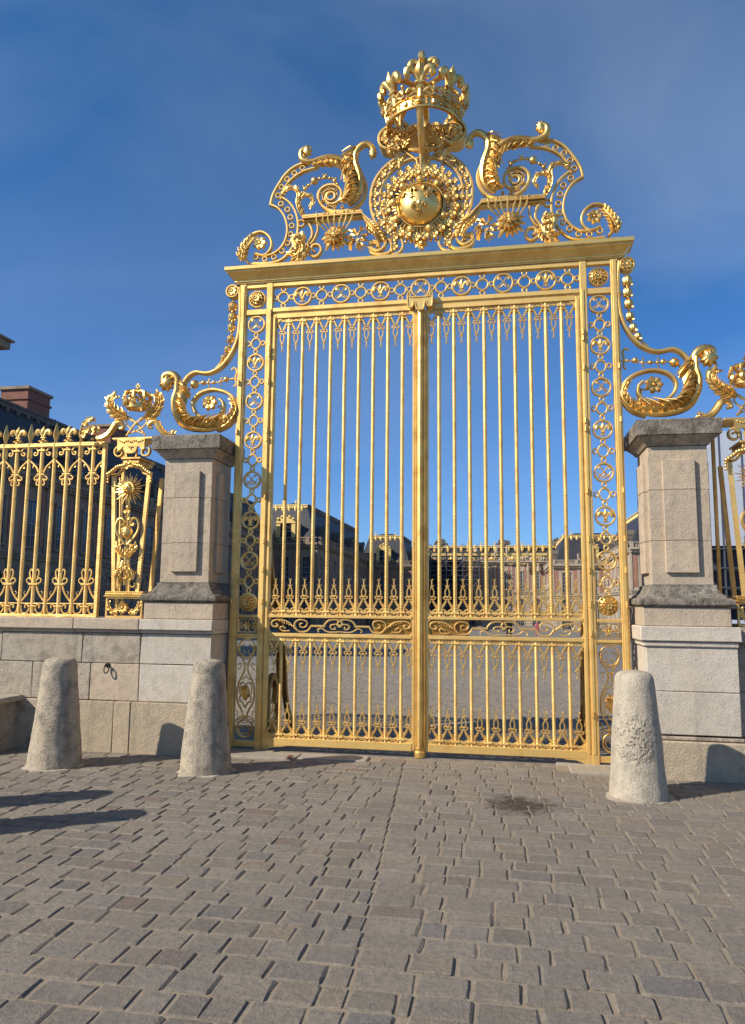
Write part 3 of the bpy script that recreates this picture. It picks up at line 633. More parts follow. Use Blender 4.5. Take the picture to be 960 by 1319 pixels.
# --- crest scrolls (left half traced in metres, right half mirrored)
def sx_(pts, s): return [(-s*x, z) for x, z in pts]
for s in (-1, 1):
    C = lambda nm, k=5: cr_s(sx_(T[nm], s), k)
    m = M()
    m.rib(C('bt_out'), .030, .06); m.rib(C('bt_in'), .024, .06); m.rib(C('bl_r'), .028, .06); m.rib(C('bl_l'), .028, .06)
    m.rib(sx_([T['bt_out'][0], T['bl_l'][0], (T['bl_l'][0][0]-.012, T['bl_l'][0][1]-.004)], s), .02, .06)
    v1 = C('vol1'); m.rib(v1, wprof(len(v1), .03, .032, .02), .07)
    m.rib([(-s*-2.35, 5.862), (-s*-1.9, 5.862)], .03, .05)
    cs = part('crest_scroll', m, GOLD, gate, label='%s S-shaped crest scroll above the cornice' % ('left' if s < 0 else 'right'))
    for nm, r in (('bt_ring', .034), ('bl_ring', .034)):
        for x, z in sx_(T[nm], s):
            if 'scroll_ring' not in ME: ME['scroll_ring'] = M().ring(0, 0, .031, .014, .045, n=16).mesh('scroll_ring', GOLD, True)
            inst('scroll_ring', ME['scroll_ring'], cs, (x, 0, z))
    m = M(); bg_ = C('big', 6); N = len(bg_)
    m.rib(bg_[int(N*.22):], [lerp(.05, .026, i/(N-int(N*.22))) for i in range(N-int(N*.22))], .06, .012)
    b2 = resamp(bg_[int(N*.50):int(N*.80)], 30)
    inner = []
    cxr, czr = sx_(T['bigring'], s)[0]
    for x, z in b2:
        dx, dz = cxr-x, czr-z; l = hypot(dx, dz); inner.append((x+dx/l*.06, z+dz/l*.06))
    m.rib(inner, .016, .05, .012)
    part('volute_strap', m, GOLD, cs)
    for x, z in sx_(T['bigdots'], s): inst('scroll_ring', ME['scroll_ring'], cs, (x, .0, z), sc=(.55, 1, .55))
    inst('scroll_ring', ME['scroll_ring'], cs, (cxr, 0, czr), sc=(1.75, 1.2, 1.75))
    m = M(); hk = cr_s(sx_(T['leafA'][:6], s), 4); m.tube([(x, -.04, z) for x, z in hk], wprof(len(hk), .03, .045, .04), 10); acanthus(m, sx_(T['leafA'][3:], s), lambda t: .06+.155*sin(pi*min(1, .08+t*.88))**.8, side=LS*s, lobes=9, y=-.02, d=.05, body=.5)
    kx, kz = sx_([T['leafA'][0]], s)[0]; bulb(m, kx, kz+.03, .05, -.04, .075)
    part('acanthus_leaf', m, GOLDF, cs)
    m = M(); hk = cr_s(sx_(T['leafB'][1:6], s), 4); m.tube([(x, -.04, z) for x, z in hk], wprof(len(hk), .03, .045, .03), 10); acanthus(m, sx_(T['leafB'][4:], s), lambda t: .06+.125*sin(pi*min(1, .1+t*.85)), side=LS*s, lobes=8, y=-.02, d=.05, body=.5)
    kx, kz = sx_([T['leafB'][1]], s)[0]; bulb(m, kx, kz-.04, .062, -.03, .08)
    part('acanthus_leaf', m, GOLDF, cs)
    m = M(); fx, fz_ = sx_(T['volflower'], s)[0]; flower(m, fx, fz_, .088, -.02, 7, .35); part('flower', m, GOLDF, cs)
    m = M(); acanthus(m, sx_(T['volleaf'], s), lambda t: .10*(1-.4*t), side=-s, lobes=6, y=-.03, both=True); part('acanthus_leaf', m, GOLDF, cs)
    m = M()
    acanthus(m, sx_(T['garL'], s)[::-1], lambda t: .075*(1-.35*t), side=s, lobes=7, y=-.02, body=.3)
    acanthus(m, sx_(T['garL2'], s), lambda t: .06*(1-.4*t), side=-s, lobes=5, y=-.02, body=.32)
    part('leafy_stem', m, GOLDF, cs)
    m = M(); bd = sx_(T['beads'], s); m.tube([(x, 0, z) for x, z in cr_s(bd, 3)], .011, 6)
    for k, (x, z) in enumerate(bd):
        bead(m, x, z, .048 if k == 3 else (.026 if k % 2 else .020), -.01)
        if k % 2: 
            for q in (-1, 1): m.tube([(x, -.01, z), (x+q*.02, -.02, z+.03), (x+q*.035, -.015, z+.045)], [.012, .013, .004], 6)
    part('bead_garland', m, GOLDF, cs)
    # shelf moulding
    m = M(); sh = resamp(sx_(T['shelf'], s), 16); 
    sh = sx_(T['shelf'], s)
    for off, wd, dd in ((0, .035, .12), (-.038, .026, .16), (-.066, .02, .10)):
        m.rib([(x+(s*0 if i < 2 else (-.0)), z+off) if i < 2 else (x+s*off*.9, z) for i, (x, z) in enumerate(sh)], wd, dd)
    part('shelf_moulding', m, GOLD, cs)
    m = M(); m.rib(C('br1', 5), .03, .07); part('bracket_scroll', m, GOLD, cs)
    m = M(); m.rib(C('br2', 4), .024, .06); part('bracket_scroll', m, GOLD, cs)
    m = M()
    rx, rz_ = sx_(T['brring'], s)[0]; m.ring(rx, rz_, .042, .018, .05); part('scroll_ring', m, GOLD, cs); m = M()
    rs = C('rs', 5); m.rib(rs, wprof(len(rs), .03, .04, .022), .08)
    part('bracket_scroll', m, GOLD, cs)
    m = M(); acanthus(m, sx_(T['rsleaf'], s), lambda t: .095*(1-.3*t), side=s, lobes=7, y=-.03, both=True); part('acanthus_leaf', m, GOLDF, cs); m = M()
    acanthus(m, sx_(T['lfmass'], s), lambda t: .09, side=-s, lobes=6, y=-.03, both=True); acanthus(m, sx_(T['lfmass2'], s), lambda t: .085, side=s, lobes=6, y=-.02, both=True)
    part('leaf_cluster', m, GOLDF, cs)
    # star flower with rays
    m = M(); fx, fz_ = sx_(T['star'], s)[0]; rg = random.Random(5)
    for ly, (R0, n_, yo) in enumerate(((.185, 14, -.03), (.125, 10, -.09), (.07, 7, -.13))):
        for k in range(n_):
            a = 2*pi*k/n_+ly*.3+rg.uniform(-.08, .08); R1 = R0*rg.uniform(.85, 1.12)
            m.tube([(fx+R1*u*cos(a), yo-.05*sin(pi*u), fz_+R1*u*sin(a)) for u in (.12, .35, .65, .85, 1)], [R0*.07, R0*.15, R0*.17, R0*.11, .004], 6, .6)
    m.ell(fx, -.15, fz_, .03)
    part('star_flower', m, GOLDF, cs)
    m = M(); gx, gz = sx_(T['star'], s)[1]
    for k in range(26):
        a = rg.random()*2*pi; R0 = rg.uniform(.05, .15); x = gx+R0*.5*cos(a); z = gz+R0*.6*sin(a)
        m.tube([(x, -.03-rg.random()*.07, z), (x+.05*cos(a), -.08, z+.05*sin(a)), (x+.1*cos(a+.4), -.03, z+.1*sin(a+.4))], [.012, .02, .004], 6, .6)
    cluster(m, gx, gz, .09, -.05, 9, 4, .22)
    part('foliage_bunch', m, GOLDF, cs)
    m = M()
    for k in range(7):
        x0 = fx+(k-3)*.04; x1 = fx+(k-3.2)*.075; x2 = fx+(k-3)*.085+.03*sin(k*2)
        m.tube([(x0, -.05, fz_+.1), (x1, -.09, fz_+.22), (x2, -.06, fz_+.37)], [.008, .016, .004], 6, .7)
    part('reed_leaves', m, GOLDF, cs)
# --- medallion with the lyre rails
m = M()
for s in (-1, 1):
    m.rib(cr_s(sx_(T['ly_o'], s), 5), .036, .07); m.rib(cr_s(sx_(T['ly_i'], s), 5), .028, .06)
m.ring(.0, 6.533, .33, .03, .05, n=40)
md = part('medallion', m, GOLD, gate, label='round lyre-framed medallion under the crown')
for s in (-1, 1):
    m = M(); o = resamp(cr_s(sx_(T['ly_o'][2:13], s), 5), 23); i_ = resamp(cr_s(sx_(T['ly_i'][1:11], s), 5), 23)
    for k in range(23):
        x, z = (o[k][0]+i_[k][0])/2, (o[k][1]+i_[k][1])/2
        if k % 2: flower(m, x, z, .048, -.01, 5, .5)
        else:
            bead(m, x, z, .026, -.015); m.tube([(o[k][0], 0, o[k][1]), (i_[k][0], 0, i_[k][1])], .007, 5)
    part('rail_rosettes', m, GOLDF, md, kind='stuff')
cz = 6.533; R0 = .282
m = M(); m.lathe([(R0*sin(t*pi/20), R0*.75*cos(t*pi/20)) for t in range(10, -1, -1)], 0, 0, 36, 'y', cz)
part('globe', m, gold_mat('polished_gilding', (.95, .66, .22), (.62, .38, .10), .36, False, .4), md)
for x, z, a in ((0, 6.42, 0), (-.13, 6.63, .35), (.13, 6.64, -.35)):
    m = M(); fleur(m, 0, 0, .21, 0); c_, s_ = cos(a), sin(a); vv = []
    for p in m.v:
        qx, qz = x+p[0]*c_-p[2]*s_, z+p[0]*s_+p[2]*c_
        vv.append((qx, -R0*.75*sqrt(max(.02, 1-(qx*qx+(qz-cz)**2)/R0**2))+p[1]*1.0-.012, qz))
    m.v = vv; part('fleur_de_lis', m, GOLDF, md)
m = M()
m.ring(0, cz, .292, .022, .09, -.02, n=40)
for k in range(48):
    a = 2*pi*k/48; m.tube([(.308*cos(a), -.05, cz+.308*sin(a)), (.365*cos(a), -.03, cz+.365*sin(a))], .0125, 6)
part('gadrooned_collar', m, GOLDF, md)
rg = random.Random(11)
for k in range(9):
    a = pi/2+2*pi*k/9; m = M(); m.ell(.338*cos(a), -.07, cz+.338*sin(a), .044, .03, .044, 8, 6)
    m.ring(.338*cos(a), cz+.338*sin(a), .05, .014, .03, -.05, n=12)
    part('boss', m, GOLDF, md)
for k in range(24):
    a = pi/2+2*pi*(k+.5)/24; r = .425
    m = M(); x, z = r*cos(a), cz+r*sin(a)
    if k % 2: flower(m, x, z, .062, -.02, 6, .5)
    else:
        m.box(x-.036, x+.036, -.05, .0, z-.036, z+.036, .008); flower(m, x, z, .05, -.05, 4, .4)
    for q in (.375, .47): bead(m, q*cos(a+.13), cz+q*sin(a+.13), .026, -.01)
    m.tube([(.35*cos(a), 0, cz+.35*sin(a)), (.50*cos(a), 0, cz+.50*sin(a))], .009, 5)
    bead(m, .49*cos(a), cz+.49*sin(a), .022, 0)
    for q in (-1, 1): bead(m, (r+.02*q)*cos(a+.14), cz+(r+.02*q)*sin(a+.14), .014, -.02)
    part('chain_ornament', m, GOLDF, md)
for k in range(14):
    a = radians(8+164*k/13); m = M(); flower(m, .50*cos(a), cz+.535*sin(a), .045, -.01, 6, .5); part('rosette', m, GOLDF, md)
m = M(); px_, pz_ = T['sph'][2]; m.ring(px_, pz_, .05, .014, .04); m.lathe([(.045, .0), (.045, .02), (0, .022)], px_, 0, 14, 'y', pz_); m.tube([(px_+.02, -.03, pz_+.03), (px_-.01, -.03, pz_), (px_+.018, -.03, pz_-.03)], .007, 5)
part('pendant_medal', m, GOLDF, md)
m = M(); px_, pz_ = T['sph'][3]
for k in range(16):
    a = 2*pi*k/16; q = .085 if k % 2 else .062
    m.tube([(px_, -.02, pz_), (px_+q*.6*cos(a), -.03, pz_+q*.6*sin(a)), (px_+q*cos(a), -.02, pz_+q*sin(a))], [.012, .014, .004], 5)
m.ell(px_, -.04, pz_, .035); m.tube([(px_, 0, pz_-.05), (px_, 0, 5.85)], .012, 6)
part('pendant_star', m, GOLDF, md)
m = M()
m.box(-.012, .032, -.04, .04, 6.98, 7.56, .008); m.tube([(.01, -.07, 6.95), (.012, -.1, 7.15), (.01, -.1, 7.5)], [.005, .026, .016], 8, .5)
for k in range(16):
    q = k-7.5; x = q*.042; z = 7.0-.012*q*q*.28+.02*sin(k*2.2)
    flower(m, x, z, .042, -.04, 5, .5)
part('medallion_crest', m, GOLDF, md)
# --- crown
CX = .03; CZ = 7.555; CR = .44; HB = .15
m = M(); rings = []
pf = [(-.0, 0), (.03, .0), (.035, .02), (.015, .03), (.015, .12), (.035, .13), (.03, .15), (0, .15), (-.02, .14), (-.02, .01)]
m.loft([[(CX+(CR+a)*cos(2*pi*k/48), (CR+a)*sin(2*pi*k/48), CZ+b) for a, b in pf] for k in range(48)], closed=True)
cw = part('crown', m, GOLDF, gate, label='large open gilded crown at the top of the gate')
gem = []
for k in range(32):
    a = 2*pi*k/32; c_, s_ = cos(a), sin(a); x, y = CX+(CR+.022)*c_, (CR+.022)*s_
    if 'gem0' not in ME:
        g = M(); g.ell(0, 0, 0, .045, .03, .034, 8, 6); ME['gem0'] = g.mesh('oval_jewel', GOLDF, True)
        g = M(); g.box(-.026, .026, -.018, .018, -.03, .03, .012); ME['gem1'] = g.mesh('square_jewel', GOLDF, True)
        g = M(); g.ell(0, 0, .022, .013); g.ell(0, 0, -.022, .013); ME['gem2'] = g.mesh('pearls', GOLDF, True)
    kk = (0, 2, 1, 2)[k % 4]
    inst(('oval_jewel', 'square_jewel', 'pearls')[kk], ME['gem%d' % kk], cw, (x, y, CZ+.075), rz=a+pi/2)
fl = M(); fleur(fl, 0, 0, .385, 0); fl.tube([(0, 0, -.15), (0, 0, -.24)], [.03, .04], 8); bead(fl, 0, -.2, .035)
fl.v = [(x, y, z+.225) for x, y, z in fl.v]; ME['cfl'] = fl.mesh('fleur_de_lis', GOLDF, True)
sm = M()
for q in (-1, 1):
    sm.tube([(q*x, 0, z) for x, z in cr_s([(.17, .0), (.13, -.005), (.07, .03), (.02, .02), (.0, .06)][::-1], 4)], .018, 7)
    sm.tube([(q*x, 0, z) for x, z in cr_s([(.03, .03), (.08, .06), (.13, .08), (.165, .03)], 4)], [.022]*13, 7)
sm.tube([(.17, 0, -.01), (.17, 0, .1)], .012, 6); bead(sm, .17, .12, .026)
ME['crs'] = sm.mesh('crown_scroll', GOLDF, True)
for k in range(8):
    a = -pi/2+2*pi*k/8+.02
    o = inst('fleur_de_lis', ME['cfl'], cw, (CX+(CR+.01)*cos(a), (CR+.01)*sin(a), CZ+HB)); o.rotation_euler = (radians(16), 0, a+pi/2)
    o = inst('crown_scroll', ME['crs'], cw, (CX+(CR+.012)*cos(a), (CR+.012)*sin(a), CZ+HB+.01)); o.rotation_euler = (radians(10), 0, a+pi/2)
for k in range(8):
    a = -pi/2+2*pi*k/8+.02; P = cr_s([(.40, .14), (.455, .32), (.44, .45), (.33, .53), (.18, .55), (.04, .56)], 5)
    m = M(); m.tube([(CX+r*cos(a), r*sin(a), CZ+z) for r, z in P], .024, 8, 1.7, up=(-sin(a), cos(a), .001))
    part('arch', m, GOLDF, cw)
m = M(); m.lathe([(.0, 0), (.06, .01), (.09, .06), (.06, .1), (.03, .12)], CX, 0, 12, 'z', CZ+.55)
fleur(m, CX, CZ+.87, .40, 0); f2 = M(); fleur(f2, 0, 0, .40, 0); m.add([(CX+y, x, z+CZ+.87) for x, y, z in f2.v], f2.f)
part('finial', m, GOLDF, cw)
m = M()
for a in (-pi/2, pi/2, 0, pi):
    m.tube([(CX+r*cos(a), r*sin(a), z) for r, z in ((.44, CZ+.02), (.38, CZ-.12), (.22, CZ-.28), (.08, CZ-.40), (.05, CZ-.62))], [.026, .022, .026, .022, .016], 8, 1.6, up=(-sin(a), cos(a), .001))
part('crown_stay', m, GOLD, cw)
for s in (-1, 1):
    vx, vz = s*.395+.018, 7.44
    m = M(); m.rib(spiral(vx, vz, .165, .11, pi/2 if s < 0 else pi/2, -s*1.2, 34), wprof(34, .03, .035, .02), .20, .0)
    m.lathe([(.0, -.07), (.14, -.06), (.155, .0), (.13, .02), (.06, .035), (0, .04)], vx, 0, 22, 'y', vz)
    m.rib(cr_s([(vx, vz+.155), (s*.2, 7.50), (s*.05, 7.46)], 5), .035, .16)
    m.rib(cr_s([(vx, vz-.15), (s*.28, 7.2), (s*.27, 7.05)], 4), .03, .1)
    cp = part('cornucopia', m, GOLD, cw)
    m = M(); cluster(m, vx, vz, .11, -.08, 22, 3+s, .24); cluster(m, vx-s*.15, vz+.02, .09, -.09, 10, 8+s, .3); cluster(m, vx-s*.02, vz-.14, .075, -.08, 8, 12+s, .3)
    part('fruit_and_flowers', m, GOLDF, cp)
    m = M(); acanthus(m, [(s*.22, 7.30), (s*.15, 7.44), (s*.06, 7.56)], lambda t: .11*(1-.4*t), side=s, lobes=6, both=True, y=-.06); part('acanthus_leaf', m, GOLDF, cp)
m = M(); m.tube([(CX-.17, -.05, 7.28), (CX-.1, -.08, 7.25), (CX+.1, -.08, 7.25), (CX+.17, -.05, 7.28)], .03, 8); cluster(m, CX, 7.36, .1, -.03, 14, 4, .28)
part('base_cluster', m, GOLDF, cw)
# --- side consoles over the stone piers
for s in (-1, 1):
    C = lambda nm, k=5: cr_s(sx_(T[nm], s), k)
    m = M(); st = C('con_strap'); m.rib(st, .036, .10)
    scq = C('con_scroll'); m.rib(scq, wprof(len(scq), .05, .036, .03), .09)
    dx, dz = sx_(T['con_disk'], s)[0]
    m.box(s*2.30, s*2.36, -.03, .03, 5.21, 5.25, .004)
    co = part('side_console', m, GOLD, gate, label='%s scrolled console rising from the stone pier to the cornice' % ('left' if s < 0 else 'right'))
    m = M(); m.ring(dx, dz, .078, .022, .11); flower(m, dx, dz, .066, -.03, 8, .3); m.lathe([(.07, 0), (.07, .02), (0, .022)], dx, 0, 16, 'y', dz); part('rosette', m, GOLDF, co)
    m = M(); gp = sx_(T['con_gar'], s)
    m.tube([(x, 0, z) for x, z in cr_s(gp, 3)], .012, 6)
    for k, (x, z) in enumerate(gp[1:7]):
        r = .060-.004*k; nx, nz_ = gp[k+2][0]-gp[k][0], gp[k+2][1]-gp[k][1]; l = hypot(nx, nz_)
        for q in range(5):
            a = q*2*pi/5; m.ell(x+.35*r*cos(a), -.35*r*sin(a), z, r*.7, r*.7, r*1.05, 7, 6)
        bead(m, x-nx/l*.0, z-r*1.15, r*.45, 0)
        for q in (-1, 1): m.tube([(x+q*r*.4, -.02, z-r*.7), (x+q*r*.9, -.03, z-r*1.0), (x+q*r*.8, -.02, z-r*1.35)], [.01, .013, .004], 5)
    part('garland', m, GOLDF, co)
    m = M(); hk = cr_s(sx_(T['con_leaf'][1:7], s), 4); m.tube([(x, -.04, z) for x, z in hk], wprof(len(hk), .035, .05, .04), 10); acanthus(m, sx_(T['con_leaf'][4:], s), lambda t: .07+.14*sin(pi*min(1, .22+t*.75))**.7, side=CLS*s, lobes=10, y=-.03, d=.06, body=.5)
    kx, kz = sx_([T['con_leaf'][1]], s)[0]; bulb(m, kx-s*.055, kz-.02, .095, -.05, .10)
    part('acanthus_leaf', m, GOLDF, co)
    m = M(); sp_ = sx_(T['con_scroll'][0:5], s); acanthus(m, sp_[::-1] if False else sp_, lambda t: .11*(1-.55*t), side=CLS*s, lobes=7, y=-.03, d=.05, body=.5); part('acanthus_leaf', m, GOLDF, co)
    m = M(); fx, fz_ = sx_(T['con_flower'], s)[0]; flower(m, fx, fz_, .098, -.05, 7, .4)
    m.tube([(fx-s*.075, 0, fz_-.04), (fx-s*.13, 0, fz_-.02), (fx-s*.14, 0, fz_-.16)], [.01, .022, .012], 7); part('flower', m, GOLDF, co)
    m = M(); bd = sx_(T['con_beads'], s); m.tube([(x, 0, z) for x, z in cr_s(bd, 3)], .011, 6)
    for k, (x, z) in enumerate(bd[:-1]):
        bead(m, x, z, (.034, .056, .032, .018, .026, .018, .036, .018)[k], 0)
        if k in (3, 5):
            for q in (-1, 1): m.tube([(x, 0, z), (x+.01, 0, z+q*.05), (x+.028, 0, z+q*.06)], [.009, .01, .004], 6)
    m.tube([(x, 0, z) for x, z in C('con_curl', 4)], .014, 6)
    part('bead_rod', m, GOLDF, co)
# --- scrolled stays bracing the jambs on the court side
for s in (-1, 1):
    m = M(); x = s*1.905
    def fy(pts): return cr_s([(y, z) for y, z in pts], 5)
    for pts, w_ in (([(.05, 3.05), (.08, 2.6), (.20, 2.1), (.42, 1.7), (.70, 1.35), (.88, .85), (.98, .4), (1.15, .12), (1.3, -.08)], .07), ([(.10, .95), (.35, 1.12), (.62, .98), (.70, .6), (.62, .2), (.40, .04), (.24, .2), (.24, .55), (.40, .70), (.55, .55), (.50, .35)], .08)):
        q = M(); q.rib(fy(pts), w_, .07)
        m.add([(x+b, a, c_) for a, b, c_ in q.v], [f_[::-1] for f_ in q.f])
    m.box(x-.04, x+.04, 1.0, 1.4, G-.02, G+.06, .01)
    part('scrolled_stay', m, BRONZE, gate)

# ================================================================ STONE PIERS AND WALLS
def sbox(x0, x1, y0, y1, z0, z1, c=.008, seed=0, amp=.003):      # a slightly irregular dressed block
    m = M().box(x0, x1, y0, y1, z0, z1, c); rg = random.Random(seed or int((x0*91+z0*37)*100))
    m.v = [(x+rg.uniform(-amp, amp), y+rg.uniform(-amp, amp), z+rg.uniform(-amp, amp)) for x, y, z in m.v]; return m
def frus(m, cx, cy, pts, segs=1):     # square plan profile: (half, z)
    rings = []
    for h, z in pts: rings.append([(cx-h, cy-h, z), (cx+h, cy-h, z), (cx+h, cy+h, z), (cx-h, cy+h, z)])
    return m.loft(rings)
def pier(cx, side, label):
    cy = -.07
    t = thing('stone_pier', label, 'pier', (cx, cy, G))
    part('plinth_stone', sbox(cx-.43, cx+.43, cy-.43, cy+.43, 1.404, 1.60), STONE, t)
    m = M(); frus(m, cx, cy, [(.40, 1.602), (.44, 1.606), (.465, 1.625), (.47, 1.65), (.46, 1.68), (.435, 1.695), (.405, 1.70), (.40, 1.715), (.37, 1.74), (.345, 1.775), (.33, 1.80), (.33, 1.83), (.30, 1.832)])
    part('base_moulding', m, CAP, t)
    # shaft courses with raised panels on each face
    zs = [1.832, 2.30, 2.845, 3.325]
    for k in range(3):
        part('shaft_stone', sbox(cx-.305, cx+.305, cy-.305, cy+.305, zs[k]+.002, zs[k+1]-.002, .004, k+3, .0015), STONE, t)
    zp = [1.96, 2.30, 2.845, 3.17]
    for k in range(3):
        z0, z1 = zp[k]+.002*(k > 0), zp[k+1]-.002*(k < 2)
        for a, b in ((0, -1), (1, 0), (-1, 0), (0, 1)):
            m = M()
            if a == 0: m.box(cx-.165, cx+.165, cy+b*.30, cy+b*.345, z0, z1, .004)
            else: m.box(cx+a*.30, cx+a*.345, cy-.165, cy+.165, z0, z1, .004)
            part('raised_panel', m, STONE, t)
    m = M(); frus(m, cx, cy, [(.30, 3.327), (.325, 3.33), (.33, 3.345), (.345, 3.36), (.37, 3.39), (.40, 3.42), (.405, 3.425)]); part('neck_moulding', m, CAPU, t)
    m = M(); frus(m, cx, cy, [(.40, 3.427), (.43, 3.43), (.432, 3.585), (.42, 3.60), (0.2, 3.64), (.0001, 3.66)]); part('cap_stone', m, CAP, t)
    return t
LC, RC = -2.775, 2.815
tL = pier(LC, -1, 'square limestone pier with a blackened cap at the left of the gate')
tR = pier(RC, 1, 'square limestone pier with a grey cap at the right of the gate')

def block_wall(t, y, rows, x_lo, x_hi, depth=.5, name='stone_block'):
    for z0, z1, xs, mats, yo in rows:
        for k in range(len(xs)-1):
            a, b = xs[k], xs[k+1]
            rg = random.Random(int(a*100+z0*1000))
            o = part(name, sbox(a+.003, b-.003, y-yo+rg.uniform(-.004, .003), y+depth, z0+.003, z1-.003, .007), mats[k % len(mats)], t)
# left dwarf wall: runs under the fence and the pier
wl = thing('stone_wall', 'low coursed limestone wall carrying the left fence and left pier', 'wall', (-4.6, -.2, G))
YW = -.47
block_wall(wl, YW, [
    (.88, 1.235, [-9, -7.6, -6.4, -5.05, -3.98, -3.24, -2.36], [STONEW, STONE, STONEW, STONEW, STONEW, STONEP], 0),
    (.45, .88, [-9, -8.2, -6.9, -5.6, -4.62, -3.86, -3.24, -2.36], [STONEW, STONEW, STONE, STONEW, STONEW, STONE, STONEP], 0),
    (G-.05, .45, [-9, -7.8, -6.6, -5.3, -4.5, -3.52, -3.31, -2.36], [STONEW, STONE, STONEW, STONEW, STONEO, STONEO, STONEO], .035)], -9, -2.36)
for a, b in ((-9, -7.2), (-7.2, -5.6), (-5.6, -4.08), (-4.08, -3.24), (-3.24, -2.33)):
    m = sbox(a+.002, b-.002, -.54, .38, 1.275, 1.402, .008); m.join(sbox(a+.002, b-.002, -.50, .36, 1.237, 1.275, .01)); part('coping_stone', m, STONEP if a > -3.5 else STONE, wl)
m = M().box(-8.98, -2.37, YW+.03, .34, G-.04, 1.236); part('mortar_core', m, MORTAR, wl, smooth=False)
# right pier pedestal and wall
wr = thing('stone_wall', 'smooth pale limestone pedestal and low wall under the right pier', 'wall', (3.2, -.2, G))
part('stone_block', sbox(2.40, 3.29, -.50, .38, .745, 1.19, .008), STONEP, wr); part('stone_block', sbox(2.40, 3.29, -.498, .38, .315, .741, .008), STONEP, wr)
part('stone_block', sbox(2.39, 3.31, -.505, .38, .262, .300, .008), CAPU, wr)
part('base_stone', sbox(2.37, 3.75, -.525, .38, G-.05, .255, .012), STONEO, wr)
block_wall(wr, -.38, [(.745, 1.235, [3.30, 4.3, 5.4, 6.6, 8.5], [STONEW], 0), (.30, .745, [3.30, 3.9, 5.0, 6.1, 8.5], [STONEW, STONE], 0), (G-.05, .30, [3.752, 4.5, 5.6, 7, 8.5], [STONEO], .035)], 0, 0)
m = sbox(2.345, 3.32, -.55, .38, 1.255, 1.402, .008); m.join(sbox(2.375, 3.30, -.52, .37, 1.192, 1.255, .012)); part('coping_stone', m, STONEP, wr)
for a, b in ((3.325, 4.6), (4.6, 6.1), (6.1, 8.5)): part('coping_stone', sbox(a, b-.004, -.45, .36, 1.238, 1.402, .01), STONEW, wr)
part('mortar_core', M().box(2.42, 8.4, -.34, .33, G-.04, 1.19), MORTAR, wr, smooth=False)
# iron ring on the wall
ir = thing('iron_ring', 'small dark iron tethering ring on the wall between the two left bollards', 'ring', (-3.64, YW-.03, .84))
m = M(); m.tube([(-3.64, YW+.0, .86), (-3.64, YW-.04, .865), (-3.64, YW-.055, .855)], .014, 8); m.ell(-3.64, YW-.01, .86, .03, .012, .03); part('ring_staple', m, IRON, ir)
m = M(); m.tube([(-3.63+.03*sin(a), YW-.05+.012*cos(a), .815+.045*cos(a)) for a in [2*pi*k/16 for k in range(16)]], .008, 6, closed=True); part('ring_loop', m, IRON, ir)

# ================================================================ BOLLARDS
def bollard(cx, cy, h, rb, rt, seed, label, rough=False, group='tapered stone bollards'):
    m = M(); n = 56; rings = []; rg = Vector((seed*3.1, seed*1.7, 0))
    pr = [(rb*1.0, -.06), (rb*1.0, .0)]+[(lerp(rb, rt, (k/22)**.93), h*.90*k/22) for k in range(1, 23)]+[(rt*(.985), h*.925), (rt*.95, h*.95), (rt*.86, h*.974), (rt*.70, h*.990), (rt*.4, h), (.002, h*1.003)]
    for r, z in pr:
        ring = []
        for k in range(n):
            a = 2*pi*k/n; x, y = r*cos(a), r*sin(a); d = .012*noise.noise(Vector((x*3, y*3, z*2.5))+rg)+.005*noise.noise(Vector((x*14, y*14, z*14))+rg)
            if rough:
                q = math.exp(-(((z-.50*h)/.16)**2)-(((a-pi*1.53+pi) % (2*pi)-pi)/.75)**2)
                d += q*.022*noise.noise(Vector((x*22, y*22, z*22)))-.012*q
            if r > .01: x *= 1+d/r; y *= 1+d/r
            ring.append((cx+x, cy+y, G+z))
        rings.append(ring)
    m.loft(rings)
    o = part('bollard', m, BOLLP if rough else BOLL, None); tag(o, label, 'bollard', group); return o
bollard(-3.74, -1.27, 1.12, .275, .175, 1, 'leftmost grey stone bollard in front of the low wall')
bollard(-2.09, -1.18, 1.13, .265, .168, 2, 'dark-streaked stone bollard standing just left of the gate')
bollard(2.15, -1.28, 1.13, .262, .178, 3, 'pale pitted stone bollard in front of the right pier', True)
bollard(-4.02, -3.16, 1.12, .27, .17, 4, 'near left stone bollard standing outside the picture, only its shadow in view')
bollard(-3.42, -3.68, 1.12, .27, .17, 5, 'far left stone bollard standing outside the picture, only its shadow in view')
# bench
bn = thing('stone_bench', 'weathered stone bench against the wall at the left edge', 'bench', (-5.6, -.8, G))
m = sbox(-6.9, -4.68, -1.16, -.475, .42, .49, .02); part('seat_slab', m, STONEW, bn)
for x0 in (-4.98, -6.75):
    m = M(); pr = [(-1.04, G-.02), (-1.06, .0), (-1.0, .04), (-1.02, .16), (-.95, .26), (-1.0, .34), (-1.08, .36), (-1.09, .42), (-.475, .42), (-.475, G-.02)]
    q = M().prism(pr, x0, x0+.22); m.add([(b, a, c_) for a, b, c_ in q.v], [f_[::-1] for f_ in q.f]); part('bench_support', m, STONEW, bn, smooth=False)

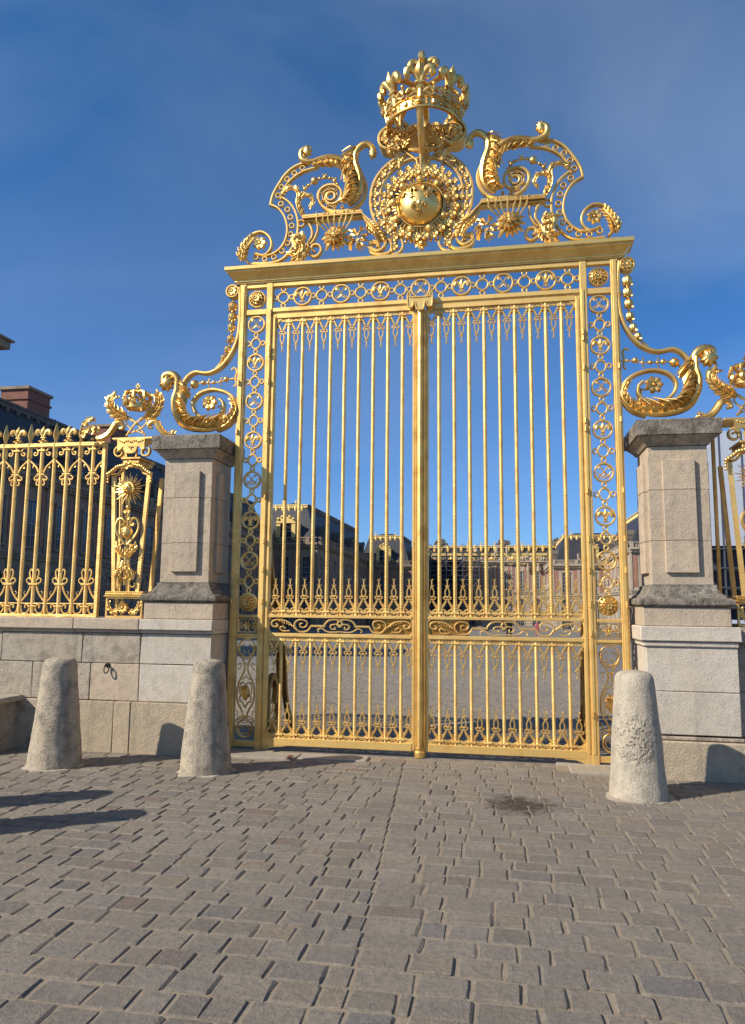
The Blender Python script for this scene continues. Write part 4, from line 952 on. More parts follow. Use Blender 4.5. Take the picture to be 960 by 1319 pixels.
# ================================================================ FENCES
FY = -.17
def fence(xs0, n_bays, sgn, label):
    t = thing('fence', label, 'fence', (xs0, FY, 1.40))
    xe = xs0+sgn*n_bays*.361
    m = M(); m.box(xs0, xe, FY-.03, FY+.03, 3.57, 3.62, .005); m.box(xs0, xe, FY-.03, FY+.03, 1.402, 1.44, .005)
    m.box(xs0, xe, FY-.012, FY+.012, 1.565, 1.578)
    part('rail', m, GOLD2, t)
    part('end_stile', M().box(xs0, xs0+sgn*.045, FY-.03, FY+.03, 1.44, 3.57, .004), GOLD2, t)
    if 'fbar' not in ME:
        b = M(); b.lathe([(.021, 0), (.023, .03), (.023, 2.13)], 0, 0, 8, 'z'); ME['fbar'] = b.mesh('bar', GOLD2, True)
        b = M(); b.lathe([(.030, 0), (.032, .01), (.032, .17), (.036, .18), (.036, .19)], 0, 0, 10, 'z'); b.lathe([(.02, .19), (.026, .21), (.02, .23), (.03, .245), (.048, .30), (.036, .35), (.012, .43), (.001, .46)], 0, 0, 4, 'z'); ME['fspear'] = b.mesh('spear_finial', GOLD, True)
        b = M(); fleur(b, 0, .12, .23, 0, n=8); b.box(-.055, .055, -.03, .03, .02, .035, .004); b.lathe([(.035, 0), (.03, .02), (.05, .04)], 0, 0, 8, 'z'); ME['ffl'] = b.mesh('fleur_de_lis_finial', GOLD, True)
        b = M(); h = .18
        for q in (-1, 1):
            b.tube([(q*x, 0, z) for x, z in cr_s([(.165, -.02), (.145, -.005), (.09, -.01), (.06, -.06), (.075, -.10), (.11, -.10), (.11, -.07), (.085, -.07)], 4)], .0105, 6)
            b.tube([(q*x, 0, z) for x, z in cr_s([(.165, -.17), (.12, -.21), (.07, -.26), (.035, -.33)], 4)], .0125, 6)
            b.tube([(q*x, 0, z) for x, z in cr_s([(.10, -.225), (.125, -.26), (.105, -.27)], 3)], .006, 5)
            b.tube([(q*x, 0, z) for x, z in cr_s([(.01, -.37), (.06, -.375), (.09, -.40), (.075, -.43), (.05, -.41)], 4)], .0095, 6)
            b.tube([(q*x, 0, z) for x, z in cr_s([(.01, -.39), (.05, -.44), (.055, -.49), (.03, -.49)], 4)], .0095, 6)
        b.box(-.055, .055, -.02, .02, -.365, -.345, .004); b.box(-.05, .05, -.03, .03, -.055, -.03, .004)
        ME['ftop'] = b.mesh('upper_scrollwork', GOLD, True)
        b = M()
        for q in (-1, 1):
            b.tube([(q*x, 0, z) for x, z in cr_s([(.165, .15), (.12, .20), (.07, .27), (.04, .35)], 4)], .0125, 6)
            b.tube([(q*x, 0, z) for x, z in cr_s([(.105, .22), (.13, .26), (.11, .28)], 3)], .006, 5)
            b.tube([(q*x, 0, z) for x, z in cr_s([(.16, .11), (.14, .02), (.08, .01), (.045, .06), (.06, .11), (.10, .11), (.095, .07)], 4)], .011, 6)
            b.tube([(q*x, 0, z) for x, z in cr_s([(.02, .38), (.08, .385), (.10, .42), (.075, .45), (.05, .43)], 4)], .0095, 6)
            b.tube([(q*x, 0, z) for x, z in cr_s([(.02, .39), (.05, .45), (.065, .52), (.045, .56), (.025, .53)], 4)], .0095, 6)
        b.box(-.065, .065, -.025, .025, .355, .38, .005); b.box(-.06, .06, -.025, .025, .085, .105, .005)
        ME['fbot'] = b.mesh('lower_scrollwork', GOLD, True)
    for k in range(n_bays*2+1):
        x = xs0+sgn*(.1805*k+.0)
        if k == 0: continue
        inst('bar', ME['fbar'], t, (x, FY, 1.44))
        if k % 2 == 0: inst('spear_finial', ME['fspear'], t, (x, FY, 3.43))
        else:
            if k > 1: inst('fleur_de_lis_finial', ME['ffl'], t, (x, FY, 3.62))
            inst('upper_scrollwork', ME['ftop'], t, (x, FY, 3.57)); inst('lower_scrollwork', ME['fbot'], t, (x, FY, 1.44))
    return t
fence(-3.985, 7, -1, 'long gilded railing with spear and fleur-de-lis finials on the left wall')
fence(4.03, 5, 1, 'gilded railing beyond the right sun post, mostly outside the picture')

# ================================================================ SUN POSTS beside the piers
def sun_post(cx, s, label):
    cy = -.10; t = thing('sun_post', label, 'ornamental post', (cx, cy, 1.4))
    y0, y1 = cy-.25, cy+.13
    m = M()
    m.box(cx-.24, cx+.24, y0, y1, 1.402, 1.43, .004); m.box(cx-.24, cx+.24, y0, y1, 1.635, 1.66, .004)
    for x in (-.24, .215):
        for y in (y0, y1-.025): m.box(cx+x, cx+x+.025, y, y+.025, 1.43, 1.635, .003)
    m.box(cx-.26, cx+.26, y0-.02, y1+.02, 1.66, 1.675, .004); m.box(cx-.245, cx+.245, y0-.005, y1, 1.705, 1.725, .004)
    pb = part('pedestal_frame', m, GOLD, t)
    m = M()
    for k in range(18): m.ell(cx-.24+.48*(k+.5)/18, y0-.012, 1.69, .018, .018, .015, 6, 5)
    for k in range(12): m.ell(cx+.25, y0+.38*(k+.5)/12, 1.69, .012, .018, .015, 6, 5)
    m.box(cx-.24, cx+.24, y0, y1, 1.676, 1.704)
    part('bead_course', m, GOLDF, pb)
    m = M(); flower(m, cx, 1.53, .07, y0-.0, 9, .4)
    for q in (-1, 1):
        acanthus(m, [(cx+q*.06, 1.50), (cx+q*.13, 1.48), (cx+q*.19, 1.53), (cx+q*.2, 1.60)], lambda u: .05*(1-.5*u), side=q, lobes=5, y=y0+.01, both=True, d=.02)
    part('pedestal_ornament', m, GOLDF, pb)
    # tapering stiles
    m = M()
    for yy in (y0+.01, y1-.03):
        for q in (-1, 1):
            xt, xb = (cx+q*.235, cx+q*.155); off = 0 if yy < cy else 0
            m.loft([[(x_-.022, yy, z_), (x_+.022, yy, z_), (x_+.022, yy+.04, z_), (x_-.022, yy+.04, z_)] for x_, z_ in ((xb, 1.725), (xt, 3.16))])
    for q in (-1, 1):
        m.rib(cr_s([(cx+q*.255, 3.15), (cx+q*.17, 3.17), (cx+q*.12, 3.23), (cx+q*.05, 3.26), (cx, 3.262)], 4), .03, .04, y0+.03)
        m.rib([(cx+q*.20, 3.14), (cx+q*.125, 1.73)], .018, .03, y0+.12)
    part('tapered_stile', m, GOLD2, t)
    for q in (-1, 1): part('side_bar', M().box(cx+q*.30-.018, cx+q*.30+.018, cy+.1, cy+.136, 1.402, 3.60, .004), GOLD2, t)
    # sun
    m = M(); sz = 2.975; ys = y0-.01
    for k in range(28):
        a = 2*pi*k/28; r = .205 if k % 2 else .165
        if k % 2: m.tube([(cx+q_*cos(a), ys+.01, sz+q_*sin(a)) for q_ in (.05, .12, r)], [.010, .0085, .003], 5)
        else: m.tube([(cx+q_*cos(a)+.008*sin(q_*90)*-sin(a), ys, sz+q_*sin(a)+.008*sin(q_*90)*cos(a)) for q_ in (.05, .08, .11, .14, r)], [.012, .012, .01, .008, .003], 5)
    su = part('sun_rays', m, GOLDF, t)
    m = M(); m.ell(cx, ys-.02, sz, .055, .035, .068, 14, 10)
    m.tube([(cx, ys-.052, sz+.025), (cx, ys-.066, sz-.008), (cx, ys-.06, sz-.014)], [.007, .011, .012], 7)
    for q in (-1, 1):
        m.ell(cx+q*.022, ys-.048, sz+.014, .010, .007, .006, 6, 4); m.tube([(cx+q*.008, ys-.054, sz+.03), (cx+q*.034, ys-.046, sz+.028)], .005, 5)
        for k in range(6):
            a = pi/2-q*(.1+k*.38); m.ell(cx+.06*cos(a), ys-.015, sz+.07*sin(a), .021, .02, .021, 6, 5)
    m.tube([(cx-.018, ys-.05, sz-.03), (cx, ys-.056, sz-.033), (cx+.018, ys-.05, sz-.03)], .005, 5)
    part('sun_face', m, GOLDF, su)
    # globe in a heart of scrolls
    m = M(); m.ell(cx, ys, 2.44, .075, .06, .082, 18, 12); gl = part('globe', m, GOLDF, t)
    m = M()
    for x_, z_ in ((0, 2.40), (-.035, 2.465), (.035, 2.465)):
        f_ = M(); fleur(f_, x_, z_, .05, 0); m.add([(cx+x, ys-.062+y*.5+.35*abs(x), z) for x, y, z in f_.v], f_.f)
    part('fleur_de_lis', m, GOLDF, gl)
    m = M()
    for q in (-1, 1):
        m.tube([(cx+q*x, ys, z) for x, z in cr_s([(.01, 2.29), (.06, 2.34), (.13, 2.43), (.15, 2.52), (.12, 2.60), (.06, 2.60), (.04, 2.55), (.07, 2.52), (.09, 2.55)], 4)], .017, 7)
        acanthus(m, [(cx+q*.01, 2.12), (cx+q*.05, 2.18), (cx+q*.10, 2.24), (cx+q*.09, 2.29)], lambda u: .055, side=q, lobes=5, y=ys, both=True, d=.02)
        acanthus(m, [(cx+q*.02, 2.10), (cx+q*.03, 2.02), (cx+q*.08, 1.93), (cx+q*.05, 1.87)], lambda u: .06, side=-q, lobes=5, y=ys, both=True, d=.02)
        m.tube([(cx+q*x, ys+.01, z) for x, z in cr_s([(.13, 1.93), (.10, 1.97), (.05, 1.90), (.06, 1.80), (.12, 1.78), (.125, 1.83)], 4)], .012, 6)
    m.ell(cx, ys, 2.745, .028); cluster(m, cx, 2.66, .055, ys, 7, 6, .35); m.tube([(cx, ys, 2.72), (cx, ys, 2.28)], .01, 6); cluster(m, cx, 2.10, .03, ys, 4, 2, .4)
    m.tube([(cx, ys+.01, 2.26), (cx, ys, 2.12), (cx, ys, 1.80)], [.03, .022, .014], 8)
    part('heart_scrollwork', m, GOLDF, t)
    # head of the post
    m = M(); m.box(cx-.13, cx+.13, y0-.02, y1, 3.345, 3.37, .005); m.box(cx-.11, cx+.11, y0, y1-.02, 3.29, 3.345, .01)
    for q in (-1, 1):
        m.rib(spiral(cx+q*.17, 3.44, .075, .02, pi/2, -q*1.2, 22), .022, .05, y0+.02); m.tube([(cx+q*.06, y0, 3.36), (cx+q*.075, y0, 3.45), (cx+q*.05, y0, 3.5)], .016, 6)
    part('head_scrolls', m, GOLD, t)
    m = M()
    for q in (-1, 1):
        for k in range(9):
            u = k/8; bead(m, cx+q*(.06+.22*u), 3.27-.02*sin(u*3)-.20*max(0, u-.45), .026, y0-.03)
        for k in range(3): bead(m, cx+q*.285, 3.13-.035*k, .016, y0-.02)
    cluster(m, cx, 3.27, .05, y0-.03, 8, 3, .4)
    part('garland', m, GOLDF, t)
    m = M(); m.prism([(cx-.18, 3.60), (cx+.18, 3.60), (cx+.18, 3.47), (cx+.145, 3.455), (cx+.11, 3.50), (cx+.085, 3.50), (cx+.07, 3.44), (cx+.03, 3.415), (cx-.03, 3.415), (cx-.07, 3.44), (cx-.085, 3.50), (cx-.11, 3.50), (cx-.145, 3.455), (cx-.18, 3.47)], y0-.03, y0)
    for k in range(12): bead(m, cx-.15+.3*k/11, 3.575-.02*sin(k*pi/3.67)**2, .010, y0-.034)
    fleur(m, cx, 3.49, .06, y0-.035)
    m.box(cx-.27, cx+.27, y0+.0, y1, 3.60, 3.625, .004)
    part('lambrequin_plate', m, GOLD, t)
    # crossed palms and crown
    m = M(); yy = y0+.08
    for q in (-1, 1):
        m.tube([(cx+q*x, yy-.01*q, z) for x, z in cr_s([(-.12, 3.66), (-.02, 3.80), (.12, 3.91), (.24, 3.96)], 4)], [.014]*13, 6)
        m.tube([(cx+q*x, yy, z) for x, z in cr_s([(-.1, 3.69), (.05, 3.74), (.14, 3.83), (.1, 3.88), (.06, 3.84)], 4)], .011, 6)
    acanthus(m, [(cx+.12, 3.88), (cx+.22, 3.93), (cx+.29, 4.02), (cx+.30, 4.12), (cx+.24, 4.19)], lambda u: .115*(1-.5*u), side=1, lobes=6, y=yy, both=True, d=.03, spread=50)
    acanthus(m, [(cx-.12, 3.88), (cx-.24, 3.94), (cx-.33, 4.02), (cx-.36, 4.12), (cx-.29, 4.19)], lambda u: .115*(1-.5*u), side=1, lobes=6, y=yy, both=True, d=.03, spread=50)
    part('crossed_palms', m, GOLDF, t)
    for q in (-1, 1):
        m = M(); st = [(cx+q*.20, 3.80), (cx+q*.14, 3.76), (cx+q*.17, 3.70), (cx+q*.24, 3.72), (cx+q*.25, 3.80), (cx+q*.19, 3.86), (cx+q*.26, 3.86), (cx+q*.34, 3.78), (cx+q*.40, 3.68), (cx+q*.50, 3.64)]
        sp2 = cr_s([(cx+q*a, b) for a, b in ((.22, 3.75), (.17, 3.77), (.20, 3.82), (.27, 3.82), (.31, 3.76), (.37, 3.69), (.46, 3.645), (.52, 3.645))], 4)
        m.tube([(x, yy, z) for x, z in sp2], wprof(len(sp2), .018, .042, .035), 8)
        for k in range(3): m.tube([(x, yy-.036, z+.014*k-.014) for x, z in sp2[12:]], .006, 5)
        part('shoulder_scroll', m, GOLDF, t)
    m = M(); cluster(m, cx-.62 if s < 0 else cx+.62, 3.76, .13, yy, 26, 5, .24); cluster(m, cx-.60 if s < 0 else cx+.60, 3.88, .06, yy, 8, 9, .3)
    if True: cluster(m, cx+.50 if s < 0 else cx-.50, 3.68, .05, yy, 9, 7, .35)
    part('bouquet', m, GOLDF, t)
    m = M(); zc = 4.0
    m.loft([[(cx+(.115+a)*cos(2*pi*k/24), yy+(.115+a)*sin(2*pi*k/24), zc+b) for a, b in ((-.01, 0), (.018, 0), (.022, .055), (-.01, .055))] for k in range(24)], closed=True)
    for k in range(8):
        a = 2*pi*k/8+.2; c_, s_ = cos(a), sin(a)
        m.tube([(cx+r*c_, yy+r*s_, zc+z) for r, z in ((.115, .03), (.175, .12), (.16, .19), (.08, .225), (.01, .225))], .02, 6)
        m.ell(cx+.15*c_, yy+.15*s_, zc+.07, .034, .034, .045, 7, 5); m.ell(cx+.17*c_, yy+.17*s_, zc+.13, .028, n=6, m=4); m.ell(cx+.14*cos(a+.39), yy+.14*sin(a+.39), zc+.09, .024, n=6, m=4); m.ell(cx+.12*cos(a+.39), yy+.12*sin(a+.39), zc+.19, .022, n=6, m=4)
    m.ell(cx, yy, zc+.245, .03); m.box(cx-.012, cx+.012, yy-.01, yy+.01, zc+.26, zc+.33); m.box(cx-.03, cx+.03, yy-.01, yy+.01, zc+.285, zc+.305)
    m.tube([(cx-.1, yy, zc), (cx-.11, yy, zc-.03)], .012, 6); m.tube([(cx+.1, yy, zc), (cx+.11, yy, zc-.03)], .012, 6)
    part('small_crown', m, GOLDF, t)
sun_post(-3.545, -1, 'gilded post with a sun face, globe and small crown left of the left pier')
sun_post(3.585, 1, 'gilded sun post cut off by the right edge of the picture')

# ================================================================ GROUND
def gz(y): return G if y < 6 else (G-.0232*(y-6) if y < 130 else G-.0232*124)
ys = [-400, -60, -12, -8, -4, 0, 3, 6, 12, 25, 50, 90, 130, 400, 2500]; xs = [-2500, -300, -60, -20, -8, 0, 8, 20, 60, 300, 2500]
m = M(); v = [(x, y, gz(y)-.0075) for y in ys for x in xs]; nx = len(xs)
m.add(v, [(j*nx+i, j*nx+i+1, (j+1)*nx+i+1, (j+1)*nx+i) for j in range(len(ys)-1) for i in range(nx-1)])
def ground_mat():
    m, t, b = newmat('paved_ground'); p = geo_pos(t)
    # near: sandy grit between the setts; beyond the modelled setts: brick pattern of setts
    br = nd(t, 'ShaderNodeTexBrick'); br.inputs['Scale'].default_value = 1.0
    for k, v in (('Color1', (.26, .24, .215, 1)), ('Color2', (.19, .175, .16, 1)), ('Mortar', (.10, .085, .065, 1)), ('Mortar Size', .012), ('Brick Width', .19), ('Row Height', .18), ('Bias', -.1)): br.inputs[k].default_value = v
    t.links.new(p, br.inputs['Vector'])
    s = nd(t, 'ShaderNodeSeparateXYZ'); t.links.new(p, s.inputs[0])
    nzv = noise_n(t, p, .6, 6, .65)
    far = mixc(t, ramp(t, nzv, [(.4, 0), (.7, .5)]), br.outputs['Color'], (.15, .135, .12))
    gr = mixc(t, noise_n(t, p, 40, 5, .7), (.36, .30, .22), (.15, .12, .085))
    ax = math_n(t, 'ABSOLUTE', s.outputs[0])
    near = math_n(t, 'MULTIPLY', math_n(t, 'LESS_THAN', s.outputs[1], 13.6), math_n(t, 'MULTIPLY', math_n(t, 'GREATER_THAN', s.outputs[1], -7.1), math_n(t, 'LESS_THAN', ax, 6.9)))
    t.links.new(mixc(t, near, far, gr), b.inputs['Base Color']); b.inputs['Roughness'].default_value = .92
    bump(t, b, math_n(t, 'ADD', br.outputs['Fac'], noise_n(t, p, 30, 5, .7)), .01, .6)
    b.inputs['Specular IOR Level'].default_value = .2
    return m
gmat = ground_mat()
ground = part('ground', m, gmat, None, smooth=False); ground['kind'] = 'structure'

# ---- setts: rows across, with two straight seams running away from the camera
rg = random.Random(21)
def seam(y): return -.131-(y+.434)*.083
holes = [(-3.74, -1.27, .27), (-2.09, -1.18, .26), (2.15, -1.28, .26), (-4.02, -3.16, .26), (-3.42, -3.68, .26)]
stones = []
y = -6.75; row = 0
while y < 13.4:
    dy = rg.uniform(.165, .20); yc = y+dy/2
    inner = 1.89 if -.62 < y+dy and y < .28 else 6.8
    if -.62 < y+dy and y < .0: inner = 2.33
    xl = -6.5 if yc < 1 else -5.2; xr = 5.0 if yc < 1 else 5.2
    if yc > 3: xl, xr = -6.8, 4.5
    s0 = seam(yc) if yc < -.3 else -.12; s1 = s0+.26
    def fill(a, b, off):
        x = a-off
        while x < b-.04:
            wd = rg.choice((.16, .20, .22, .24, .28))*rg.uniform(.94, 1.06)
            x0, x1 = max(x, a), min(x+wd, b)
            if b-x1 < .07: x1 = b
            if x1-x0 > .05: stones.append((x0, x1, y, y+dy, row))
            x = x1 if x1 == b else x+wd
            if x1 == b: break
    fill(xl, s0, rg.uniform(0, .2)); 
    if yc < -.2:
        s1 += rg.uniform(-.05, .07); stones.append((s0, s1, y, y+dy, row))
        fill(s1, xr, rg.uniform(0, .2))
    else: fill(s0, xr, rg.uniform(0, .2))
    y += dy; row += 1
# blocked areas: walls, piers, threshold slabs
SLABS = [(-2.32, -1.35, -.47, -.13), (-1.345, -.55, -.40, -.13), (-2.32, -1.7, -.125, .25), (1.62, 2.36, -.45, -.08), (1.50, 2.32, -.075, .25)]
def blocked(x0, x1, y0, y1):
    cx, cy = (x0+x1)/2, (y0+y1)/2
    if cx < -2.34 and -.50 < cy < .38: return True
    if cx > 2.36 and -.52 < cy < .38: return True
    for a, b, c_, d in SLABS:
        if a-.03 < cx < b+.03 and c_-.04 < cy < d+.02: return True
    for hx, hy, r in holes:
        if hypot(cx-hx, cy-hy) < r-.06: return True
    return False
stones = [q for q in stones if not blocked(*q[:4])]
def sett(w_, d_, seed, nx=4, far=False):
    rg = random.Random(seed); v = []; f = []
    N = 2 if far else nx
    ring = lambda u: abs(2*u-1)
    for j in range(N+1):
        for i in range(N+1):
            u, t_ = i/N, j/N; uu = (0, .05, .5, .95, 1)[i] if N == 4 else u; tt = (0, .055, .5, .945, 1)[j] if N == 4 else t_
            e = (i in (0, N))+(j in (0, N))
            x = (uu-.5)*w_*(1-.03*(e == 2)*1.6); y = (tt-.5)*d_*(1-.03*(e == 2)*1.6)
            z = (-.008 if e == 1 else (-.012 if e == 2 else rg.uniform(-.0012, .0015)))
            if N == 2: z = -.007*e+rg.uniform(-.004, .004)
            v.append((x*(1-.05*(e == 2))+rg.uniform(-.022, .022)*w_, y*(1-.05*(e == 2))+rg.uniform(-.022, .022)*d_, z+rg.uniform(-.0015, .0015)))
    for j in range(N):
        for i in range(N): f.append((j*(N+1)+i, j*(N+1)+i+1, (j+1)*(N+1)+i+1, (j+1)*(N+1)+i))
    edge = [(i, 0) for i in range(N)]+[(N, j) for j in range(N)]+[(N-i, N) for i in range(N)]+[(0, N-j) for j in range(N)]
    ids = [j*(N+1)+i for i, j in edge]; o = len(v)
    for a in ids: v.append((v[a][0]*1.0, v[a][1]*1.0, -.05))
    n = len(ids)
    for k in range(n): f.append((ids[k], o+k, o+(k+1) % n, ids[(k+1) % n]))
    return v, f
campos = Vector((.965, -8.588, 1.6))
fwd = Vector((-sin(.177748), cos(.177748), 0)); rgt = Vector((cos(.177748), sin(.177748), 0))
def vis(q):
    c_ = Vector(((q[0]+q[1])/2, (q[2]+q[3])/2, G))-campos; d = c_.dot(fwd)
    return d > 2.35 and abs(c_.dot(rgt)) < d*.53
vs = [q for q in stones if vis(q)]; vs.sort(key=lambda q: (q[2]+q[3])/2+8.6+abs((q[0]+q[1])/2-.5)*.05)
near = set(id(q) for q in vs[:300])
pav = bpy.data.objects.new('paving', None); link(pav, None, (0, -3, G)); pav['kind'] = 'structure'
var = []
for k in range(24):
    v, f = sett(.215, .18, k+50); mm = M().add([(x, y, z) for x, y, z in v], f); var.append(mm.mesh('sett', COBBLE, True, 18))
far_m = M(); court_m = M()
for q in stones:
    x0, x1, y0, y1, _ = q; g = rg.uniform(.005, .015); w_, d_ = x1-x0-g, y1-y0-g*1.1
    cx, cy = (x0+x1)/2+rg.uniform(-.003, .003), (y0+y1)/2+rg.uniform(-.004, .004); zt = gz(cy)+rg.uniform(-.003, .004)
    rz = rg.uniform(-.02, .02); tx, ty = rg.uniform(-.022, .022), rg.uniform(-.022, .022)
    if id(q) in near:
        o = inst('sett', var[rg.randrange(24)], pav, (cx, cy, zt), sc=(w_/.215, d_/.18, 1)); o.rotation_euler = (tx*.5, ty*.5, rz)
    else:
        fr = cy > -.1
        if fr: w_ -= .016; d_ -= .026; zt += rg.uniform(-.006, .008)
        v, f = sett(w_, d_, rg.randrange(10**6), far=fr)
        c_, s_ = cos(rz), sin(rz); k = .25 if fr else .5
        (court_m if fr else far_m).add([(cx+x*c_-y*s_, cy+x*s_+y*c_, zt+z-x*ty*k+y*tx*k) for x, y, z in v], f)
o = part('distant_setts', far_m, COBBLE, pav, kind='stuff'); o.data.set_sharp_from_angle(angle=radians(18)); part('court_setts', court_m, COBBLE, pav, smooth=False, kind='stuff')
for a, b, c_, d in SLABS: part('threshold_slab', sbox(a+.004, b-.004, c_, d, G-.06, G+.012, .008, int(a*50+99)), SLAB, pav)
for k, (hx, hy, r) in enumerate(holes):
    rr = random.Random(k); n = 26; m = M(); R1 = [(r+.015+rr.uniform(-.02, .05)) for _ in range(n)]
    m.loft([[(hx+(q if q < 5 else R1[i]*1.0)*cos(2*pi*i/n)*(1 if q < 5 else 1), hy+(q if q < 5 else R1[i])*sin(2*pi*i/n), z) for i in range(n)] for q, z in ((9, G-.02), (9, G+.002), (r-.03, G+.014), (r-.08, G+.014))])
    part('mortar_collar', m, MORT2, pav)
# dead leaf
m = M(); v = [(-1.46, -.48, G+.02), (-1.43, -.50, G+.035), (-1.39, -.47, G+.02), (-1.36, -.49, G+.05), (-1.35, -.44, G+.02), (-1.39, -.42, G+.045), (-1.43, -.40, G+.02), (-1.45, -.44, G+.03), (-1.41, -.455, G+.045)]
m.add(v, [(i, (i+1) % 8, 8) for i in range(8)]); m.tube([(-1.36, -.45, G+.03), (-1.31, -.43, G+.025)], .002, 4)
tag(part('dead_leaf', m, LEAFM, None, smooth=False), 'curled brown dead leaf on the slab before the left gate leaf', 'leaf')

# ================================================================ PALACE
def bm_box(m, *a): return m.box(*a)
def mesh_window(w_, h, arch=False, brickp=False):       # local: x along facade, y into it, z up
    fr = M(); t_ = .16
    if arch:
        r = w_/2; pts = [(-r-t_, 0), (-r-t_, h-r)]+[((r+t_)*-cos(pi*k/10), h-r+(r+t_)*sin(pi*k/10)) for k in range(1, 10)]+[(r+t_, h-r), (r+t_, 0), (r, 0), (r, h-r)]+[(r*cos(pi*k/10), h-r+r*sin(pi*k/10)) for k in range(1, 10)]+[(-r, h-r), (-r, 0)]
        n = len(pts)//2
        out = pts[:n]; inn = pts[n:][::-1]
        for k in range(n-1): fr.prism([out[k], out[k+1], inn[k+1], inn[k]], -.16, .02)
        fr.box(-.14, .14, -.24, .02, h-.05, h+.35)
    else:
        fr.box(-w_/2-t_, -w_/2, -.14, .02, 0, h); fr.box(w_/2, w_/2+t_, -.14, .02, 0, h); fr.box(-w_/2-t_-.05, w_/2+t_+.05, -.2, .02, h, h+.28); fr.box(-w_/2-t_-.08, w_/2+t_+.08, -.24, .02, -.18, 0)
    g = M()
    if arch: g.prism([(-w_/2, 0), (-w_/2, h-w_/2)]+[(-w_/2*cos(pi*k/8), h-w_/2+w_/2*sin(pi*k/8)) for k in range(1, 8)]+[(w_/2, h-w_/2), (w_/2, 0)], -.03, .01)
    else: g.box(-w_/2, w_/2, -.03, .01, 0, h)
    mu = M(); mu.box(-.04, .04, -.07, -.02, 0, h-.1)
    k = max(2, int(h/.75))
    for j in range(1, k): mu.box(-w_/2+.01, w_/2-.01, -.07, -.02, h*j/k-.03, h*j/k+.03)
    for q in (-1, 1): mu.box(q*w_/4-.02, q*w_/4+.02, -.06, -.02, 0, h-.25 if not arch else h-w_*.3); mu.box(q*(w_/2-.06), q*w_/2, -.07, -.02, 0, h-(w_/2 if arch else 0))
    return fr, g, mu
WM = {}
def winset(key, w_, h, arch, stone):
    if key not in WM:
        a, b, c_ = mesh_window(w_, h, arch); WM[key] = (a.mesh('window', stone, False), b.mesh('pane', P_GLASS, False), c_.mesh('glazing_bars', P_FRAME, False))
    return WM[key]
class Fac:          # facade frame: origin, direction along, outward normal = (dy,-dx)
    def __init__(s, x, y, dx, dy): s.o = Vector((x, y, 0)); s.u = Vector((dx, dy, 0)); s.rz = atan2(dy, dx); s.n = Vector((dy, -dx, 0))
    def at(s, a, z, out=0): p = s.o+s.u*a+s.n*out; return (p.x, p.y, z)
    def tr(s, m, z=0):  # local mesh -> world
        q = M(); c_, si = cos(s.rz), sin(s.rz)
        q.add([(s.o.x+x*c_-y*si, s.o.y+x*si+y*c_, z_+z) for x, y, z_ in m.v], m.f); return q
def window(F, root, key, a, z, w_, h, arch, stone):
    fr, g, mu = winset(key, w_, h, arch, stone)
    o = inst('window', fr, root, F.at(a, z), rz=F.rz); 
    for nm, me in (('pane', g), ('glazing_bars', mu)):
        c_ = bpy.data.objects.new(nm, me); COL.objects.link(c_); c_.parent = o
def balusters(F, root, a0, a1, z, stone, h=1.0, y=-.35):
    m = M(); m.box(a0, a1, y-.16, y+.16, z, z+.16); m.box(a0, a1, y-.16, y+.16, z+h-.15, z+h)
    a = a0+.2
    k = 0
    while a < a1-.1:
        if k % 12 == 0: m.box(a-.28, a+.28, y-.2, y+.2, z+.0, z+h+.04); a += .42
        m.tube([(a, y, z+.16), (a, y, z+.35), (a, y, z+.6), (a, y, z+h-.15)], [.06, .12, .07, .06], 5); a += .34; k += 1
    part('balustrade', F.tr(m), stone, root, smooth=False)
def stringc(F, root, a0, a1, z0, z1, out, stone, name='cornice'):
    m = M(); m.box(a0-.02, a1+.02, -out*.5, .05, z0, lerp(z0, z1, .4)); m.box(a0-.05, a1+.05, -out*.75, .05, lerp(z0, z1, .4), lerp(z0, z1, .7)); m.box(a0-.1, a1+.1, -out, .05, lerp(z0, z1, .7), z1)
    if name == 'cornice':
        a = a0+.2
        while a < a1: m.box(a-.1, a+.1, -out*.7, 0, lerp(z0, z1, .15), lerp(z0, z1, .45)); a += .55
    part(name, F.tr(m), stone, root, smooth=False)
def dormer(F, root, a, z, gilt, sc=1.0):
    m = M(); w_ = 1.1*sc
    for q in (-1, 1): m.box(q*w_-.28*sc, q*w_+.28*sc, -.25, 1.3, z, z+2.4*sc); m.rib(spiral(q*w_*1.35, z+.5*sc, .4*sc, .1, -pi/2, q*1.1, 12), .16*sc, .4, .1)
    m.prism([(-w_*1.35, z+2.4*sc), (w_*1.35, z+2.4*sc), (w_*1.1, z+2.9*sc), (w_*.5, z+3.4*sc), (0, z+3.55*sc), (-w_*.5, z+3.4*sc), (-w_*1.1, z+2.9*sc)], -.35, 1.6)
    for k in range(5): m.ell((k-2)*w_*.5, -.35, z+(3.6-abs(k-2)*.3)*sc, .22*sc, n=6, m=4)
    m.v = [(x+a, y+.25, z_) for x, y, z_ in m.v]
    d = part('dormer', F.tr(m), gilt, root, smooth=False)
    g = M(); g.box(a-w_*.75, a+w_*.75, .2, 1.5, z+.1, z+2.35*sc)
    part('pane', F.tr(g), P_GLASS, d, smooth=False)
    g = M(); g.box(a-.05, a+.05, .1, .2, z+.1, z+2.3*sc); g.box(a-w_*.75, a+w_*.75, .1, .2, z+1.2*sc, z+1.3*sc)
    part('glazing_bars', F.tr(g), P_FRAME, d, smooth=False)
